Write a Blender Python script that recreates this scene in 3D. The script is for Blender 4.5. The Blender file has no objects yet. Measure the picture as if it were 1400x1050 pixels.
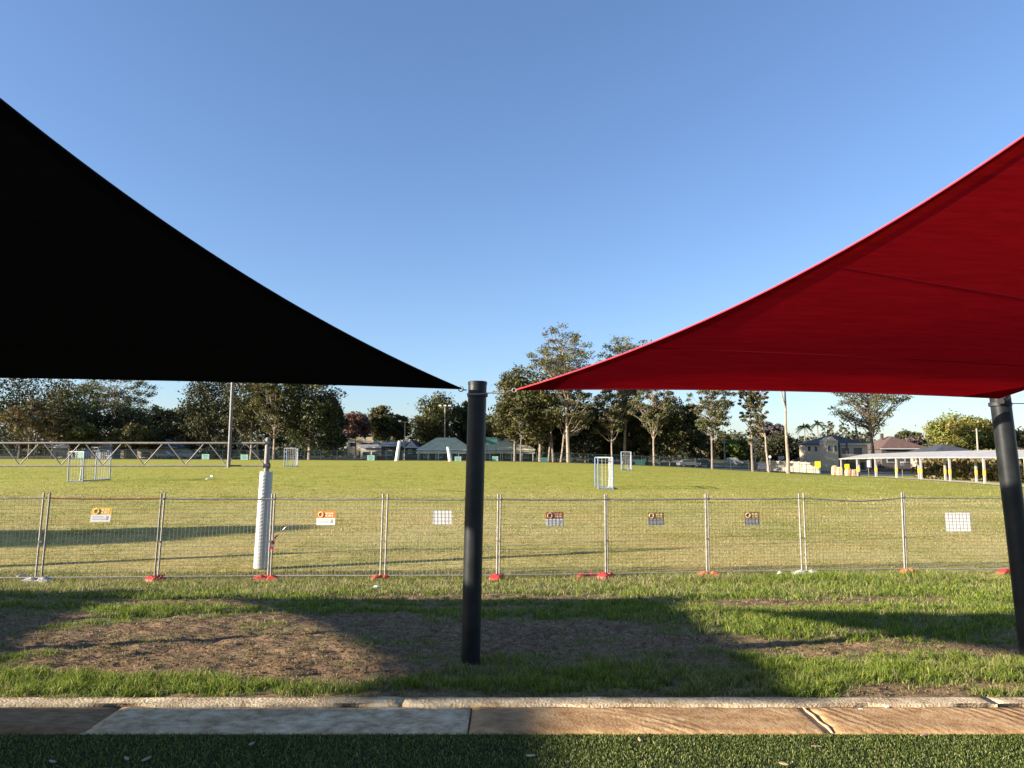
import bpy, math, random
import numpy as np
from mathutils import Vector, Matrix

scene = bpy.context.scene
C = scene.collection
R = math.radians

# ------------------------------------------------------------------ camera, sky, sun, exposure
EYE, FPX = 1.62, 970.0
PITCH = math.atan(92.0 / FPX)
cam_d = bpy.data.cameras.new('camera')
cam_d.sensor_width = 36.0
cam_d.lens = 36.0 * FPX / 1400.0
cam_d.clip_start, cam_d.clip_end = 0.05, 6000.0
cam = bpy.data.objects.new('camera', cam_d)
C.objects.link(cam)
cam.location = (0, 0, EYE)
cam.rotation_euler = (R(90) + PITCH, 0, 0)
scene.camera = cam

SUN_EL, SUN_AZ = R(15.0), R(17.0)          # azimuth: light travels towards +X, turned this much towards +Y
LIGHT = Vector((math.cos(SUN_AZ) * math.cos(SUN_EL), math.sin(SUN_AZ) * math.cos(SUN_EL), -math.sin(SUN_EL)))
world = bpy.data.worlds.new('World')
scene.world = world
world.use_nodes = True
wn = world.node_tree
sky = wn.nodes.new('ShaderNodeTexSky')
sky.sky_type = 'NISHITA'
sky.sun_disc = False
sky.sun_elevation = SUN_EL
sky.sun_rotation = math.atan2(-LIGHT.x, -LIGHT.y)
sky.altitude = 0
sky.air_density = 1.0
sky.dust_density = 0.5
sky.ozone_density = 3.0
bg = wn.nodes['Background']
bg.inputs[1].default_value = 0.0895
tint = wn.nodes.new('ShaderNodeMix')
tint.data_type, tint.blend_type = 'RGBA', 'MULTIPLY'
tint.inputs['Factor'].default_value = 1.0
tint.inputs['B'].default_value = (0.80, 0.85, 1.0, 1)
soft = wn.nodes.new('ShaderNodeGamma')
soft.inputs[1].default_value = 0.9
wn.links.new(sky.outputs[0], soft.inputs[0])
wn.links.new(soft.outputs[0], tint.inputs['A'])
wn.links.new(tint.outputs['Result'], bg.inputs[0])
sun_d = bpy.data.lights.new('sun', 'SUN')
sun_d.energy = 5.0
sun_d.angle = R(0.5)
sun_d.color = (1.0, 0.89, 0.74)
sun = bpy.data.objects.new('sun', sun_d)
C.objects.link(sun)
sun.rotation_euler = LIGHT.to_track_quat('-Z', 'Y').to_euler()
sun.location = (-40, -10, 30)
vs = scene.view_settings
vs.view_transform = 'Standard'
vs.look = 'None'
vs.exposure = 1.65
vs.gamma = 1.0
vs.use_curve_mapping = False
scene.cycles.max_bounces = 6
scene.cycles.diffuse_bounces = 3
scene.cycles.transmission_bounces = 4
scene.cycles.transparent_max_bounces = 8
scene.cycles.use_denoising = True
scene.cycles.sample_clamp_indirect = 4.0

# ------------------------------------------------------------------ helpers
rng = np.random.default_rng(11)
random.seed(5)

def tag(o, label=None, cat=None, group=None, kind=None):
    if label: o['label'] = label
    if cat: o['category'] = cat
    if group: o['group'] = group
    if kind: o['kind'] = kind
    return o

def link(name, me, mat=None, parent=None):
    o = bpy.data.objects.new(name, me)
    C.objects.link(o)
    if mat is not None and me is not None:
        if not me.materials: me.materials.append(mat)
    if parent is not None: o.parent = parent
    return o

def empty(name, loc=(0, 0, 0), rz=0.0):
    o = bpy.data.objects.new(name, None)
    o.empty_display_size = 0.2
    C.objects.link(o)
    o.location = loc
    o.rotation_euler = (0, 0, rz)
    return o

def copy_tree(o, parent=None):
    c = o.copy()
    C.objects.link(c)
    c.parent = parent
    for ch in list(o.children): copy_tree(ch, c)
    return c

def np_mesh(name, V, faces, col=None, smooth=False, attrs=None):
    """faces: list of int arrays (n,k)."""
    me = bpy.data.meshes.new(name)
    V = np.asarray(V, dtype=np.float32)
    me.vertices.add(len(V))
    me.vertices.foreach_set('co', V.ravel())
    loops = np.concatenate([f.ravel() for f in faces]).astype(np.int32)
    tot = np.concatenate([np.full(len(f), f.shape[1]) for f in faces]).astype(np.int32)
    start = np.concatenate([[0], np.cumsum(tot)[:-1]]).astype(np.int32)
    me.loops.add(len(loops))
    me.loops.foreach_set('vertex_index', loops)
    me.polygons.add(len(tot))
    me.polygons.foreach_set('loop_start', start)
    me.polygons.foreach_set('loop_total', tot)
    if smooth: me.polygons.foreach_set('use_smooth', np.ones(len(tot), dtype=bool))
    if col is not None:
        a = me.attributes.new('col', 'FLOAT_COLOR', 'POINT')
        c4 = np.ones((len(V), 4), dtype=np.float32)
        c4[:, :3] = col
        a.data.foreach_set('color', c4.ravel())
    for k, v in (attrs or {}).items():
        a = me.attributes.new(k, 'FLOAT', 'POINT')
        a.data.foreach_set('value', np.asarray(v, dtype=np.float32).ravel())
    me.update(calc_edges=True)
    me.validate()
    return me

class MB:
    """collects simple shapes into one mesh"""
    def __init__(s): s.v, s.f = [], []
    def add(s, vs, fs):
        n = len(s.v)
        s.v += [tuple(p) for p in vs]
        s.f += [tuple(i + n for i in f) for f in fs]
        return s
    def box(s, c, d, rz=0.0, M=None):
        x, y, z = d[0] / 2, d[1] / 2, d[2] / 2
        vs = [Vector((a, b, e)) for e in (-z, z) for (a, b) in ((-x, -y), (x, -y), (x, y), (-x, y))]
        m = M if M is not None else Matrix.Rotation(rz, 3, 'Z')
        vs = [m @ p + Vector(c) for p in vs]
        return s.add(vs, [(3, 2, 1, 0), (4, 5, 6, 7), (0, 1, 5, 4), (1, 2, 6, 5), (2, 3, 7, 6), (3, 0, 4, 7)])
    def tube(s, pts, r, n=8, caps=True):
        pts = [Vector(p) for p in pts]
        rs = r if isinstance(r, (list, tuple)) else [r] * len(pts)
        rings = []
        prev = None
        for i, p in enumerate(pts):
            t = (pts[min(i + 1, len(pts) - 1)] - pts[max(i - 1, 0)])
            if t.length < 1e-9: t = Vector((0, 0, 1))
            t.normalize()
            if prev is None:
                a = t.cross(Vector((0, 0, 1)))
                if a.length < 1e-3: a = t.cross(Vector((0, 1, 0)))
            else:
                a = prev - t * prev.dot(t)
                if a.length < 1e-4: a = t.orthogonal()
            a.normalize(); prev = a
            b = t.cross(a)
            rings.append([p + (a * math.cos(2 * math.pi * k / n) + b * math.sin(2 * math.pi * k / n)) * rs[i] for k in range(n)])
        vs = [q for g in rings for q in g]
        fs = []
        for i in range(len(rings) - 1):
            for k in range(n):
                k2 = (k + 1) % n
                fs.append((i * n + k, (i + 1) * n + k, (i + 1) * n + k2, i * n + k2)[::-1])
        if caps:
            fs.append(tuple(range(n))); fs.append(tuple((len(rings) - 1) * n + k for k in range(n))[::-1])
        return s.add(vs, fs)
    def lathe(s, prof, c=(0, 0, 0), n=16):
        vs, fs = [], []
        for r, z in prof:
            for k in range(n):
                a = 2 * math.pi * k / n
                vs.append((c[0] + r * math.cos(a), c[1] + r * math.sin(a), c[2] + z))
        for i in range(len(prof) - 1):
            for k in range(n):
                k2 = (k + 1) % n
                fs.append((i * n + k, i * n + k2, (i + 1) * n + k2, (i + 1) * n + k))
        fs.append(tuple(range(n))[::-1]); fs.append(tuple((len(prof) - 1) * n + k for k in range(n)))
        return s.add(vs, fs)
    def mesh(s, name, smooth=False, bevel=0.0):
        me = bpy.data.meshes.new(name)
        me.from_pydata(s.v, [], s.f)
        if smooth:
            me.polygons.foreach_set('use_smooth', np.ones(len(me.polygons), dtype=bool))
            me.set_sharp_from_angle(angle=R(40))
        me.update()
        return me
    def build(s, name, mat, parent=None, smooth=False, bevel=0.0):
        o = link(name, s.mesh(name, smooth), mat, parent)
        if bevel:
            m = o.modifiers.new('bevel', 'BEVEL'); m.width = bevel; m.segments = 2; m.limit_method = 'ANGLE'
        return o

def at(px, py, Y):
    """world point at depth Y metres on a line of sight (authoring aid)"""
    u, v = (px - 700) / FPX, (525 - py) / FPX
    c, s = math.cos(PITCH), math.sin(PITCH)
    d = Vector((u, c - s * v, s + c * v))
    return Vector((0, 0, EYE)) + d * (Y / d.y)

# value noise ------------------------------------------------------------
_tab = np.random.default_rng(3).random((256, 256))
def vnoise(x, y):
    xi, yi = np.floor(x).astype(int), np.floor(y).astype(int)
    fx, fy = x - xi, y - yi
    fx, fy = fx * fx * (3 - 2 * fx), fy * fy * (3 - 2 * fy)
    g = lambda a, b: _tab[a & 255, b & 255]
    return (g(xi, yi) * (1 - fx) + g(xi + 1, yi) * fx) * (1 - fy) + (g(xi, yi + 1) * (1 - fx) + g(xi + 1, yi + 1) * fx) * fy
def fbm(x, y, o=4):
    s, a, t = 0.0, 1.0, 0.0
    for k in range(o):
        s = s + a * vnoise(x * 2 ** k + 17 * k, y * 2 ** k + 9 * k); t += a; a *= 0.5
    return s / t

# ------------------------------------------------------------------ terrain height
_bank = np.array([[4.82, 0], [5.6, -.12], [6.45, -.225], [9, -.42], [12, -.74], [14, -.98], [16, -1.18], [19, -1.22], [30, -1.15]])
_pts = np.array([(-20, 16, 2.80), (0, 16, 2.80), (15, 17, 2.82), (-60, 20, 2.7), (60, 20, 3.0), (-28, 48, 2.02), (6, 45, 2.37), (30, 48, 2.75),
                 (43, 60, 3.0), (-24, 78, 1.66), (12, 78, 2.02), (48, 105, 3.57), (-90, 130, 1.45), (-30, 130, 1.7), (0, 130, 1.86), (13, 130, 2.2),
                 (30, 130, 2.85), (58, 125, 4.4), (80, 100, 4.2), (62, 170, 3.7), (40, 170, 3.3), (0, 180, 2.0), (-100, 200, 1.5), (110, 170, 4.2),
                 (-300, 200, 1.5), (300, 200, 5.0), (0, 400, 3.0), (300, 500, 4.5), (-300, 500, 3.0), (0, 900, 3.2), (900, 900, 3.2), (-900, 900, 3.2),
                 (900, 0, 3.2), (-900, 0, 3.0), (-300, 0, 2.8), (300, 0, 3.2), (0, -60, 2.4)], dtype=float)
def _solve():
    X = _pts[:, :2]
    D = np.linalg.norm(X[:, None] - X[None], axis=2)
    n = len(X)
    A = np.zeros((n + 3, n + 3))
    A[:n, :n] = -D
    A[:n, n] = 1; A[:n, n + 1:] = X / 100
    A[n:, :n] = A[:n, n:].T
    return np.linalg.solve(A, np.concatenate([_pts[:, 2], np.zeros(3)]))
_w = _solve()
def field_z(x, y):
    x, y = np.asarray(x, float), np.asarray(y, float)
    r = _w[-3] + _w[-2] * x / 100 + _w[-1] * y / 100
    for (px, py, _), w in zip(_pts, _w):
        r = r - w * np.sqrt((x - px) ** 2 + (y - py) ** 2 + 9.0)
    return EYE - r
def zg(x, y):
    x, y = np.asarray(x, float), np.asarray(y, float)
    b = np.interp(y, _bank[:, 0], _bank[:, 1], left=0)
    t = np.clip((y - 14.5) / 5.0, 0, 1); t = t * t * (3 - 2 * t)
    return b * (1 - t) + field_z(x, np.maximum(y, 14)) * t
def GZ(x, y): return float(zg(x, y))

# bare-soil patches on the bank: centre x, y, radius x, y (metres)
SOIL = [(-2.6, 6.9, 1.5, 1.1), (-3.7, 8.3, 1.0, .8), (-1.6, 5.9, .8, .5), (-.4, 8.2, 2.6, .75), (.9, 7.3, 2.0, .6), (-2.4, 8.9, 1.6, .6),
        (2.9, 7.05, 1.6, .33), (3.6, 10.5, 1.4, .55), (-.3, 11.4, 3.4, .5), (-5.0, 10.8, 1.6, .5), (1.2, 7.1, 1.0, .4), (-.6, 9.9, 1.4, .4), (4.8, 6.9, 1.2, .3),
        (-6.2, 9.0, 1.3, .7), (-4.9, 7.3, .9, .6), (5.9, 11.3, 1.0, .3)]
GREEN = [(-.2, 5.55, 1.6, .42), (1.6, 5.6, 1.9, .40), (3.6, 5.9, 2.0, .55), (1.4, 9.5, 2.3, .75), (3.6, 8.6, 2.2, .8), (-3.6, 5.4, 1.3, .45), (-1.9, 9.55, 1.0, .35),
         (4.6, 9.2, 2.4, .7), (-4.6, 11.6, 1.5, .6), (-.3, 9.6, .8, .25), (-2.2, 5.15, 1.2, .22), (-4.4, 9.6, 1.1, .4), (6.0, 12.6, 2.0, .8), (3.0, 11.6, 1.2, .4)]
def soil_mask(x, y):
    n = fbm(x * 1.1 + 5, y * 1.9 + 3, 5)
    n2 = fbm(x * 4.3 + 1, y * 5.5 + 8, 3)
    s = np.zeros_like(x)
    for cx, cy, rx, ry in SOIL:
        s = np.maximum(s, 1.25 - ((x - cx) / rx) ** 2 * .8 - ((y - cy) / ry) ** 2 * .8)
    g = np.zeros_like(x)
    for cx, cy, rx, ry in GREEN:
        g = np.maximum(g, 1.25 - ((x - cx) / rx) ** 2 * .8 - ((y - cy) / ry) ** 2 * .8)
    m = .30 + np.clip(s, 0, 1) * .75 - np.clip(g, 0, 1) * .75 + (n - .5) * 1.5 + (n2 - .5) * .7
    m = m - np.clip((y - 11.0) / 3, 0, 1) * .55
    m = m + np.clip((6.2 - y) / .8, 0, 1) * (.10 + 2.4 * (fbm(x * 1.5 + 31, y * 2.2 + 4, 4) - .5))
    edge = np.clip(1 - (y - 4.82) / .16, 0, 1)
    m = m + edge * 0.8 * np.clip((x + 1.2) / .8, .25, 1)
    return np.clip(m, 0, 1)

# ------------------------------------------------------------------ materials
MATS = {}
def nodes_of(m):
    m.use_nodes = True
    nt = m.node_tree
    return nt, nt.nodes['Principled BSDF']
def mat(name, col, rough=.7, var=.12, scale=8.0, bump=0.0, bscale=None, metal=0.0, spec=.5, stretch=None, coat=0.0):
    """procedural principled: noise-varied colour and fine relief"""
    if name in MATS: return MATS[name]
    m = bpy.data.materials.new(name)
    nt, p = nodes_of(m)
    L = nt.links.new
    tc = nt.nodes.new('ShaderNodeTexCoord')
    mp = nt.nodes.new('ShaderNodeMapping')
    if stretch: mp.inputs['Scale'].default_value = stretch
    L(tc.outputs['Object'], mp.inputs[0])
    nz = nt.nodes.new('ShaderNodeTexNoise')
    nz.inputs['Scale'].default_value = scale
    nz.inputs['Detail'].default_value = 6
    nz.inputs['Roughness'].default_value = .65
    L(mp.outputs[0], nz.inputs['Vector'])
    rp = nt.nodes.new('ShaderNodeValToRGB')
    lo = [max(0, c * (1 - var * 1.6)) for c in col]; hi = [min(1, c * (1 + var * 1.6)) for c in col]
    rp.color_ramp.elements[0].position, rp.color_ramp.elements[0].color = .3, (*lo, 1)
    rp.color_ramp.elements[1].position, rp.color_ramp.elements[1].color = .7, (*hi, 1)
    L(nz.outputs['Fac'], rp.inputs[0]); L(rp.outputs[0], p.inputs['Base Color'])
    p.inputs['Roughness'].default_value = rough
    p.inputs['Metallic'].default_value = metal
    p.inputs['Specular IOR Level'].default_value = spec
    if coat: p.inputs['Coat Weight'].default_value = coat
    if bump:
        nb = nt.nodes.new('ShaderNodeTexNoise')
        nb.inputs['Scale'].default_value = bscale or scale * 5
        nb.inputs['Detail'].default_value = 5
        L(mp.outputs[0], nb.inputs['Vector'])
        bp = nt.nodes.new('ShaderNodeBump')
        bp.inputs['Strength'].default_value = bump
        bp.inputs['Distance'].default_value = .02
        L(nb.outputs['Fac'], bp.inputs['Height']); L(bp.outputs[0], p.inputs['Normal'])
    MATS[name] = m
    return m

def leaf_mat(name, trans=.3, rough=.55, gloss=.06):
    m = bpy.data.materials.new(name)
    m.use_nodes = True
    nt = m.node_tree; L = nt.links.new
    nt.nodes.remove(nt.nodes['Principled BSDF'])
    out = nt.nodes['Material Output']
    at_ = nt.nodes.new('ShaderNodeAttribute'); at_.attribute_name = 'col'
    d = nt.nodes.new('ShaderNodeBsdfDiffuse'); t = nt.nodes.new('ShaderNodeBsdfTranslucent'); g = nt.nodes.new('ShaderNodeBsdfGlossy')
    g.inputs['Roughness'].default_value = rough
    g.inputs['Color'].default_value = (1, 1, 1, 1)
    L(at_.outputs['Color'], d.inputs[0]); L(at_.outputs['Color'], t.inputs[0])
    a = nt.nodes.new('ShaderNodeMixShader'); a.inputs[0].default_value = trans
    b = nt.nodes.new('ShaderNodeMixShader'); b.inputs[0].default_value = gloss
    L(d.outputs[0], a.inputs[1]); L(t.outputs[0], a.inputs[2])
    L(a.outputs[0], b.inputs[1]); L(g.outputs[0], b.inputs[2]); L(b.outputs[0], out.inputs[0])
    return m
M_LEAF = leaf_mat('foliage', .25, .6, .02)
M_BLADE = leaf_mat('grass_blades', .35, .5, .012)

def ground_material():
    m = bpy.data.materials.new('ground_earth_and_grass')
    nt, p = nodes_of(m); L = nt.links.new
    N = nt.nodes.new
    geo = N('ShaderNodeNewGeometry')
    def noise(sc, det=6, rough=.6, st=None):
        n = N('ShaderNodeTexNoise'); n.inputs['Scale'].default_value = sc; n.inputs['Detail'].default_value = det; n.inputs['Roughness'].default_value = rough
        if st:
            mp = N('ShaderNodeMapping'); mp.inputs['Scale'].default_value = st
            L(geo.outputs['Position'], mp.inputs[0]); L(mp.outputs[0], n.inputs['Vector'])
        else: L(geo.outputs['Position'], n.inputs['Vector'])
        return n
    def ramp(src, stops):
        r = N('ShaderNodeValToRGB')
        e = r.color_ramp.elements
        while len(e) < len(stops): e.new(.5)
        for k, (pos, c) in enumerate(stops): e[k].position = pos; e[k].color = (*c, 1)
        L(src, r.inputs[0]); return r
    def mix(f, a, b):
        x = N('ShaderNodeMix'); x.data_type = 'RGBA'
        if hasattr(f, 'links'): L(f, x.inputs['Factor'])
        else: x.inputs['Factor'].default_value = f
        L(a, x.inputs['A']); L(b, x.inputs['B']); return x.outputs['Result']
    soil = ramp(noise(14, 8, .7).outputs['Fac'], [(.30, (.088, .053, .028)), (.5, (.215, .135, .074)), (.70, (.39, .265, .15))]).outputs[0]
    thatch = ramp(noise(24, 6, .7).outputs['Fac'], [(.3, (.055, .05, .018)), (.5, (.15, .13, .05)), (.75, (.30, .25, .12))]).outputs[0]
    fieldc = ramp(noise(5.5, 8, .75, (1, 1.2, 1)).outputs['Fac'], [(.30, (.20, .168, .042)), (.5, (.41, .345, .115)), (.68, (.58, .47, .20))]).outputs[0]
    farc = ramp(noise(1.3, 8, .75).outputs['Fac'], [(.3, (.185, .200, .026)), (.5, (.32, .318, .045)), (.72, (.45, .41, .085))]).outputs[0]
    sx = N('ShaderNodeSeparateXYZ'); L(geo.outputs['Position'], sx.inputs[0])
    patch = noise(.11, 5, .6)
    ad = N('ShaderNodeMath'); ad.operation = 'MULTIPLY_ADD'; ad.inputs[1].default_value = 26; L(patch.outputs['Fac'], ad.inputs[0]); L(sx.outputs['Y'], ad.inputs[2])
    mr = N('ShaderNodeMapRange'); mr.inputs['From Min'].default_value = 36; mr.inputs['From Max'].default_value = 62; L(ad.outputs[0], mr.inputs['Value'])
    f1 = mix(mr.outputs[0], fieldc, farc)
    tanp = ramp(noise(.22, 7, .7, (1, 2.2, 1)).outputs['Fac'], [(.42, (1, 1, 1)), (.62, (1.0, .86, .72))]).outputs[0]
    drk = ramp(noise(.16, 6, .65, (1, 3.5, 1)).outputs['Fac'], [(.30, (.62, .72, .55)), (.44, (1, 1, 1))]).outputs[0]
    for tex_ in (tanp, drk):
        mu = N('ShaderNodeMix'); mu.data_type, mu.blend_type = 'RGBA', 'MULTIPLY'; mu.inputs['Factor'].default_value = .9
        L(f1, mu.inputs['A']); L(tex_, mu.inputs['B']); f1 = mu.outputs['Result']
    litter = ramp(noise(2.5, 6, .7).outputs['Fac'], [(.3, (.035, .032, .016)), (.7, (.11, .095, .045))]).outputs[0]  # dark brown beyond the far fence: tree shade put into the ground colour
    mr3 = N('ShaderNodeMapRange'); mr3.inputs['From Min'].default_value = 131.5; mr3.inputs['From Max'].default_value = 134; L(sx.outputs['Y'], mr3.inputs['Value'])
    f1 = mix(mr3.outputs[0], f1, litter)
    mr2 = N('ShaderNodeMapRange'); mr2.inputs['From Min'].default_value = 13.5; mr2.inputs['From Max'].default_value = 16.5; L(sx.outputs['Y'], mr2.inputs['Value'])
    sa = N('ShaderNodeAttribute'); sa.attribute_name = 'soil'
    near = mix(sa.outputs['Fac'], thatch, soil)
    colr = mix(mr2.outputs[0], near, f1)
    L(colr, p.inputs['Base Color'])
    p.inputs['Roughness'].default_value = .95
    p.inputs['Specular IOR Level'].default_value = .15
    b1 = noise(9, 10, .75); bp = N('ShaderNodeBump'); bp.inputs['Strength'].default_value = .7; bp.inputs['Distance'].default_value = .04
    L(b1.outputs['Fac'], bp.inputs['Height']); L(bp.outputs[0], p.inputs['Normal'])
    return m

def concrete_like(name, stops, sc, st=(1, 1, 1), arcs=0.0, bump=.35):
    m = bpy.data.materials.new(name)
    nt, p = nodes_of(m); L = nt.links.new; N = nt.nodes.new
    tc = N('ShaderNodeTexCoord'); mp = N('ShaderNodeMapping'); mp.inputs['Scale'].default_value = st
    L(tc.outputs['Object'], mp.inputs[0])
    n = N('ShaderNodeTexNoise'); n.inputs['Scale'].default_value = sc; n.inputs['Detail'].default_value = 8; n.inputs['Roughness'].default_value = .65
    L(mp.outputs[0], n.inputs['Vector'])
    r = N('ShaderNodeValToRGB'); e = r.color_ramp.elements
    while len(e) < len(stops): e.new(.5)
    for k, (pos, c) in enumerate(stops): e[k].position = pos; e[k].color = (*c, 1)
    L(n.outputs['Fac'], r.inputs[0])
    ns = N('ShaderNodeTexNoise'); ns.inputs['Scale'].default_value = 1.9; ns.inputs['Detail'].default_value = 9; ns.inputs['Roughness'].default_value = .7
    L(tc.outputs['Object'], ns.inputs['Vector'])
    rs = N('ShaderNodeValToRGB'); rs.color_ramp.elements[0].position, rs.color_ramp.elements[0].color = .36, (.55, .50, .46, 1); rs.color_ramp.elements[1].position, rs.color_ramp.elements[1].color = .56, (1, 1, 1, 1)
    L(ns.outputs['Fac'], rs.inputs[0])
    st_ = N('ShaderNodeMix'); st_.data_type, st_.blend_type = 'RGBA', 'MULTIPLY'; st_.inputs['Factor'].default_value = .8
    L(r.outputs[0], st_.inputs['A']); L(rs.outputs[0], st_.inputs['B']); L(st_.outputs['Result'], p.inputs['Base Color'])
    p.inputs['Roughness'].default_value = .9; p.inputs['Specular IOR Level'].default_value = .2
    n2 = N('ShaderNodeTexNoise'); n2.inputs['Scale'].default_value = 60; n2.inputs['Detail'].default_value = 6
    L(tc.outputs['Object'], n2.inputs['Vector'])
    h = n2.outputs['Fac']
    if arcs:
        mp2 = N('ShaderNodeMapping'); mp2.inputs['Location'].default_value = (0, .9, 0)
        L(tc.outputs['Object'], mp2.inputs[0])
        w = N('ShaderNodeTexWave'); w.wave_type = 'RINGS'; w.rings_direction = 'Z'; w.inputs['Scale'].default_value = 4.6
        w.inputs['Distortion'].default_value = 3.5; w.inputs['Detail'].default_value = 4; w.inputs['Detail Scale'].default_value = 2.2
        L(mp2.outputs[0], w.inputs['Vector'])
        nm = N('ShaderNodeTexNoise'); nm.inputs['Scale'].default_value = 1.7; nm.inputs['Detail'].default_value = 3
        L(tc.outputs['Object'], nm.inputs['Vector'])
        mm = N('ShaderNodeMapRange'); mm.inputs['From Min'].default_value = .45; mm.inputs['From Max'].default_value = .68; mm.inputs['To Max'].default_value = arcs
        L(nm.outputs['Fac'], mm.inputs['Value'])
        wm = N('ShaderNodeMath'); wm.operation = 'MULTIPLY'; L(w.outputs['Fac'], wm.inputs[0]); L(mm.outputs[0], wm.inputs[1])
        ml = N('ShaderNodeMath'); ml.operation = 'ADD'; L(wm.outputs[0], ml.inputs[0]); L(h, ml.inputs[1]); h = ml.outputs[0]
    b = N('ShaderNodeBump'); b.inputs['Strength'].default_value = bump; b.inputs['Distance'].default_value = .016
    L(h, b.inputs['Height']); L(b.outputs[0], p.inputs['Normal'])
    return m

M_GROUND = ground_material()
M_SAND = concrete_like('orange_sandstone', [(.3, (.30, .16, .065)), (.5, (.46, .28, .13)), (.7, (.60, .41, .22))], 7.0, (1, 1.6, 1), 1.3, .34)
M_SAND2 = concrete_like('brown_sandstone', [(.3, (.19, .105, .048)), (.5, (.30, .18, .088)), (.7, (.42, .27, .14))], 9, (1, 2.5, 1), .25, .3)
M_SANDG = concrete_like('pale_cement_smear', [(.32, (.36, .25, .13)), (.5, (.62, .47, .28)), (.66, (.80, .66, .44))], 11, (1, 1.3, 1), 0, .9)
M_MORTAR = concrete_like('mortar_strip', [(.32, (.30, .21, .12)), (.5, (.54, .42, .26)), (.66, (.68, .56, .37))], 10, (1, 1, 1), 0, .9)
M_TURFB = mat('artificial_turf_backing', (.014, .022, .006), .95, .3, 60)
M_POST = mat('charcoal_painted_steel', (.013, .0150, .0155), .42, .35, 5, .05, 120, spec=.24)
M_STEEL = mat('galvanised_steel', (.27, .25, .215), .55, .25, 14, .1, 60, metal=.15)
M_STEELD = mat('dull_steel_tube', (.20, .18, .155), .6, .3, 9, .1, 60, metal=.15)
M_RUST = mat('rusty_red_tube', (.20, .055, .035), .7, .35, 20, .2, 80)
M_WHITE = mat('white_paint', (.75, .73, .69), .55, .06, 6)
M_BLACK = mat('black_rubber', (.015, .015, .016), .6, .2, 10)
M_WIRE = mat('fence_wire', (.12, .112, .095), .55, .2, 5, metal=.2)

def fabric(name, col, tcol, trans, streak=.25):
    m = bpy.data.materials.new(name); m.use_nodes = True
    nt = m.node_tree; L = nt.links.new; N = nt.nodes.new
    nt.nodes.remove(nt.nodes['Principled BSDF']); out = nt.nodes['Material Output']
    geo = N('ShaderNodeTexCoord')
    mp = N('ShaderNodeMapping'); mp.inputs['Scale'].default_value = (1.2, 22, 22); L(geo.outputs['Object'], mp.inputs[0])
    n = N('ShaderNodeTexNoise'); n.inputs['Scale'].default_value = 1.6; n.inputs['Detail'].default_value = 7; n.inputs['Roughness'].default_value = .7
    L(mp.outputs[0], n.inputs['Vector'])
    def tint(c):
        r = N('ShaderNodeValToRGB'); r.color_ramp.elements[0].position = .25; r.color_ramp.elements[1].position = .75
        r.color_ramp.elements[0].color = (*[x * (1 - streak) for x in c], 1); r.color_ramp.elements[1].color = (*[min(1, x * (1 + streak)) for x in c], 1)
        L(n.outputs['Fac'], r.inputs[0]); return r.outputs[0]
    d = N('ShaderNodeBsdfDiffuse'); t = N('ShaderNodeBsdfTranslucent')
    L(tint(col), d.inputs[0]); L(tint(tcol), t.inputs[0])
    wv = N('ShaderNodeTexNoise'); wv.inputs['Scale'].default_value = 260; wv.inputs['Detail'].default_value = 2
    L(geo.outputs['Object'], wv.inputs['Vector'])
    bp = N('ShaderNodeBump'); bp.inputs['Strength'].default_value = .25; bp.inputs['Distance'].default_value = .004
    L(wv.outputs['Fac'], bp.inputs['Height']); L(bp.outputs[0], d.inputs['Normal'])
    a = N('ShaderNodeMixShader'); a.inputs[0].default_value = trans
    L(d.outputs[0], a.inputs[1]); L(t.outputs[0], a.inputs[2]); L(a.outputs[0], out.inputs[0])
    return m
M_RED = fabric('red_shade_cloth', (.34, .008, .010), (.50, .005, .008), .5, .28)
M_REDH = fabric('red_hem_webbing', (.62, .07, .10), (.3, .01, .02), .12, .1)
M_SEAM = fabric('red_seam_stitching', (.16, .006, .012), (.10, .002, .004), .2, .1)
M_BLK = fabric('black_shade_cloth', (.008, .0078, .0075), (.004, .0035, .003), .15)
M_BLKH = fabric('black_hem_webbing', (.016, .016, .017), (.004, .004, .004), .05, .1)

# ------------------------------------------------------------------ ground sheet
def axis(dense_lo, dense_hi, step, lo, hi, grow):
    a = list(np.arange(dense_lo, dense_hi + 1e-6, step))
    s = step; x = a[-1]
    while x < hi: s *= grow; x += s; a.append(x)
    s = step; x = a[0]; b = []
    while x > lo: s *= grow; x -= s; b.append(x)
    return np.array(b[::-1] + a)
gx = axis(-8.5, 8.5, .075, -1600, 1600, 1.085)
gy = axis(4.78, 13.0, .065, 4.78, 2600, 1.03)
XX, YY = np.meshgrid(gx, gy)
ZZ = zg(XX, YY)
so = soil_mask(XX, YY)
nearw = np.clip((15.5 - YY) / 3, 0, 1) * np.clip((9.5 - np.abs(XX)) / 1.5, 0, 1) * np.clip((YY - 4.80) / .12, 0, 1)
clod = fbm(XX * 9, YY * 9, 4) - .5
lump = fbm(XX * 1.6 + 40, YY * 1.6 + 7, 3) - .5
ZZ = ZZ + nearw * (lump * .07 + clod * (.03 + .06 * so))
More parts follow.
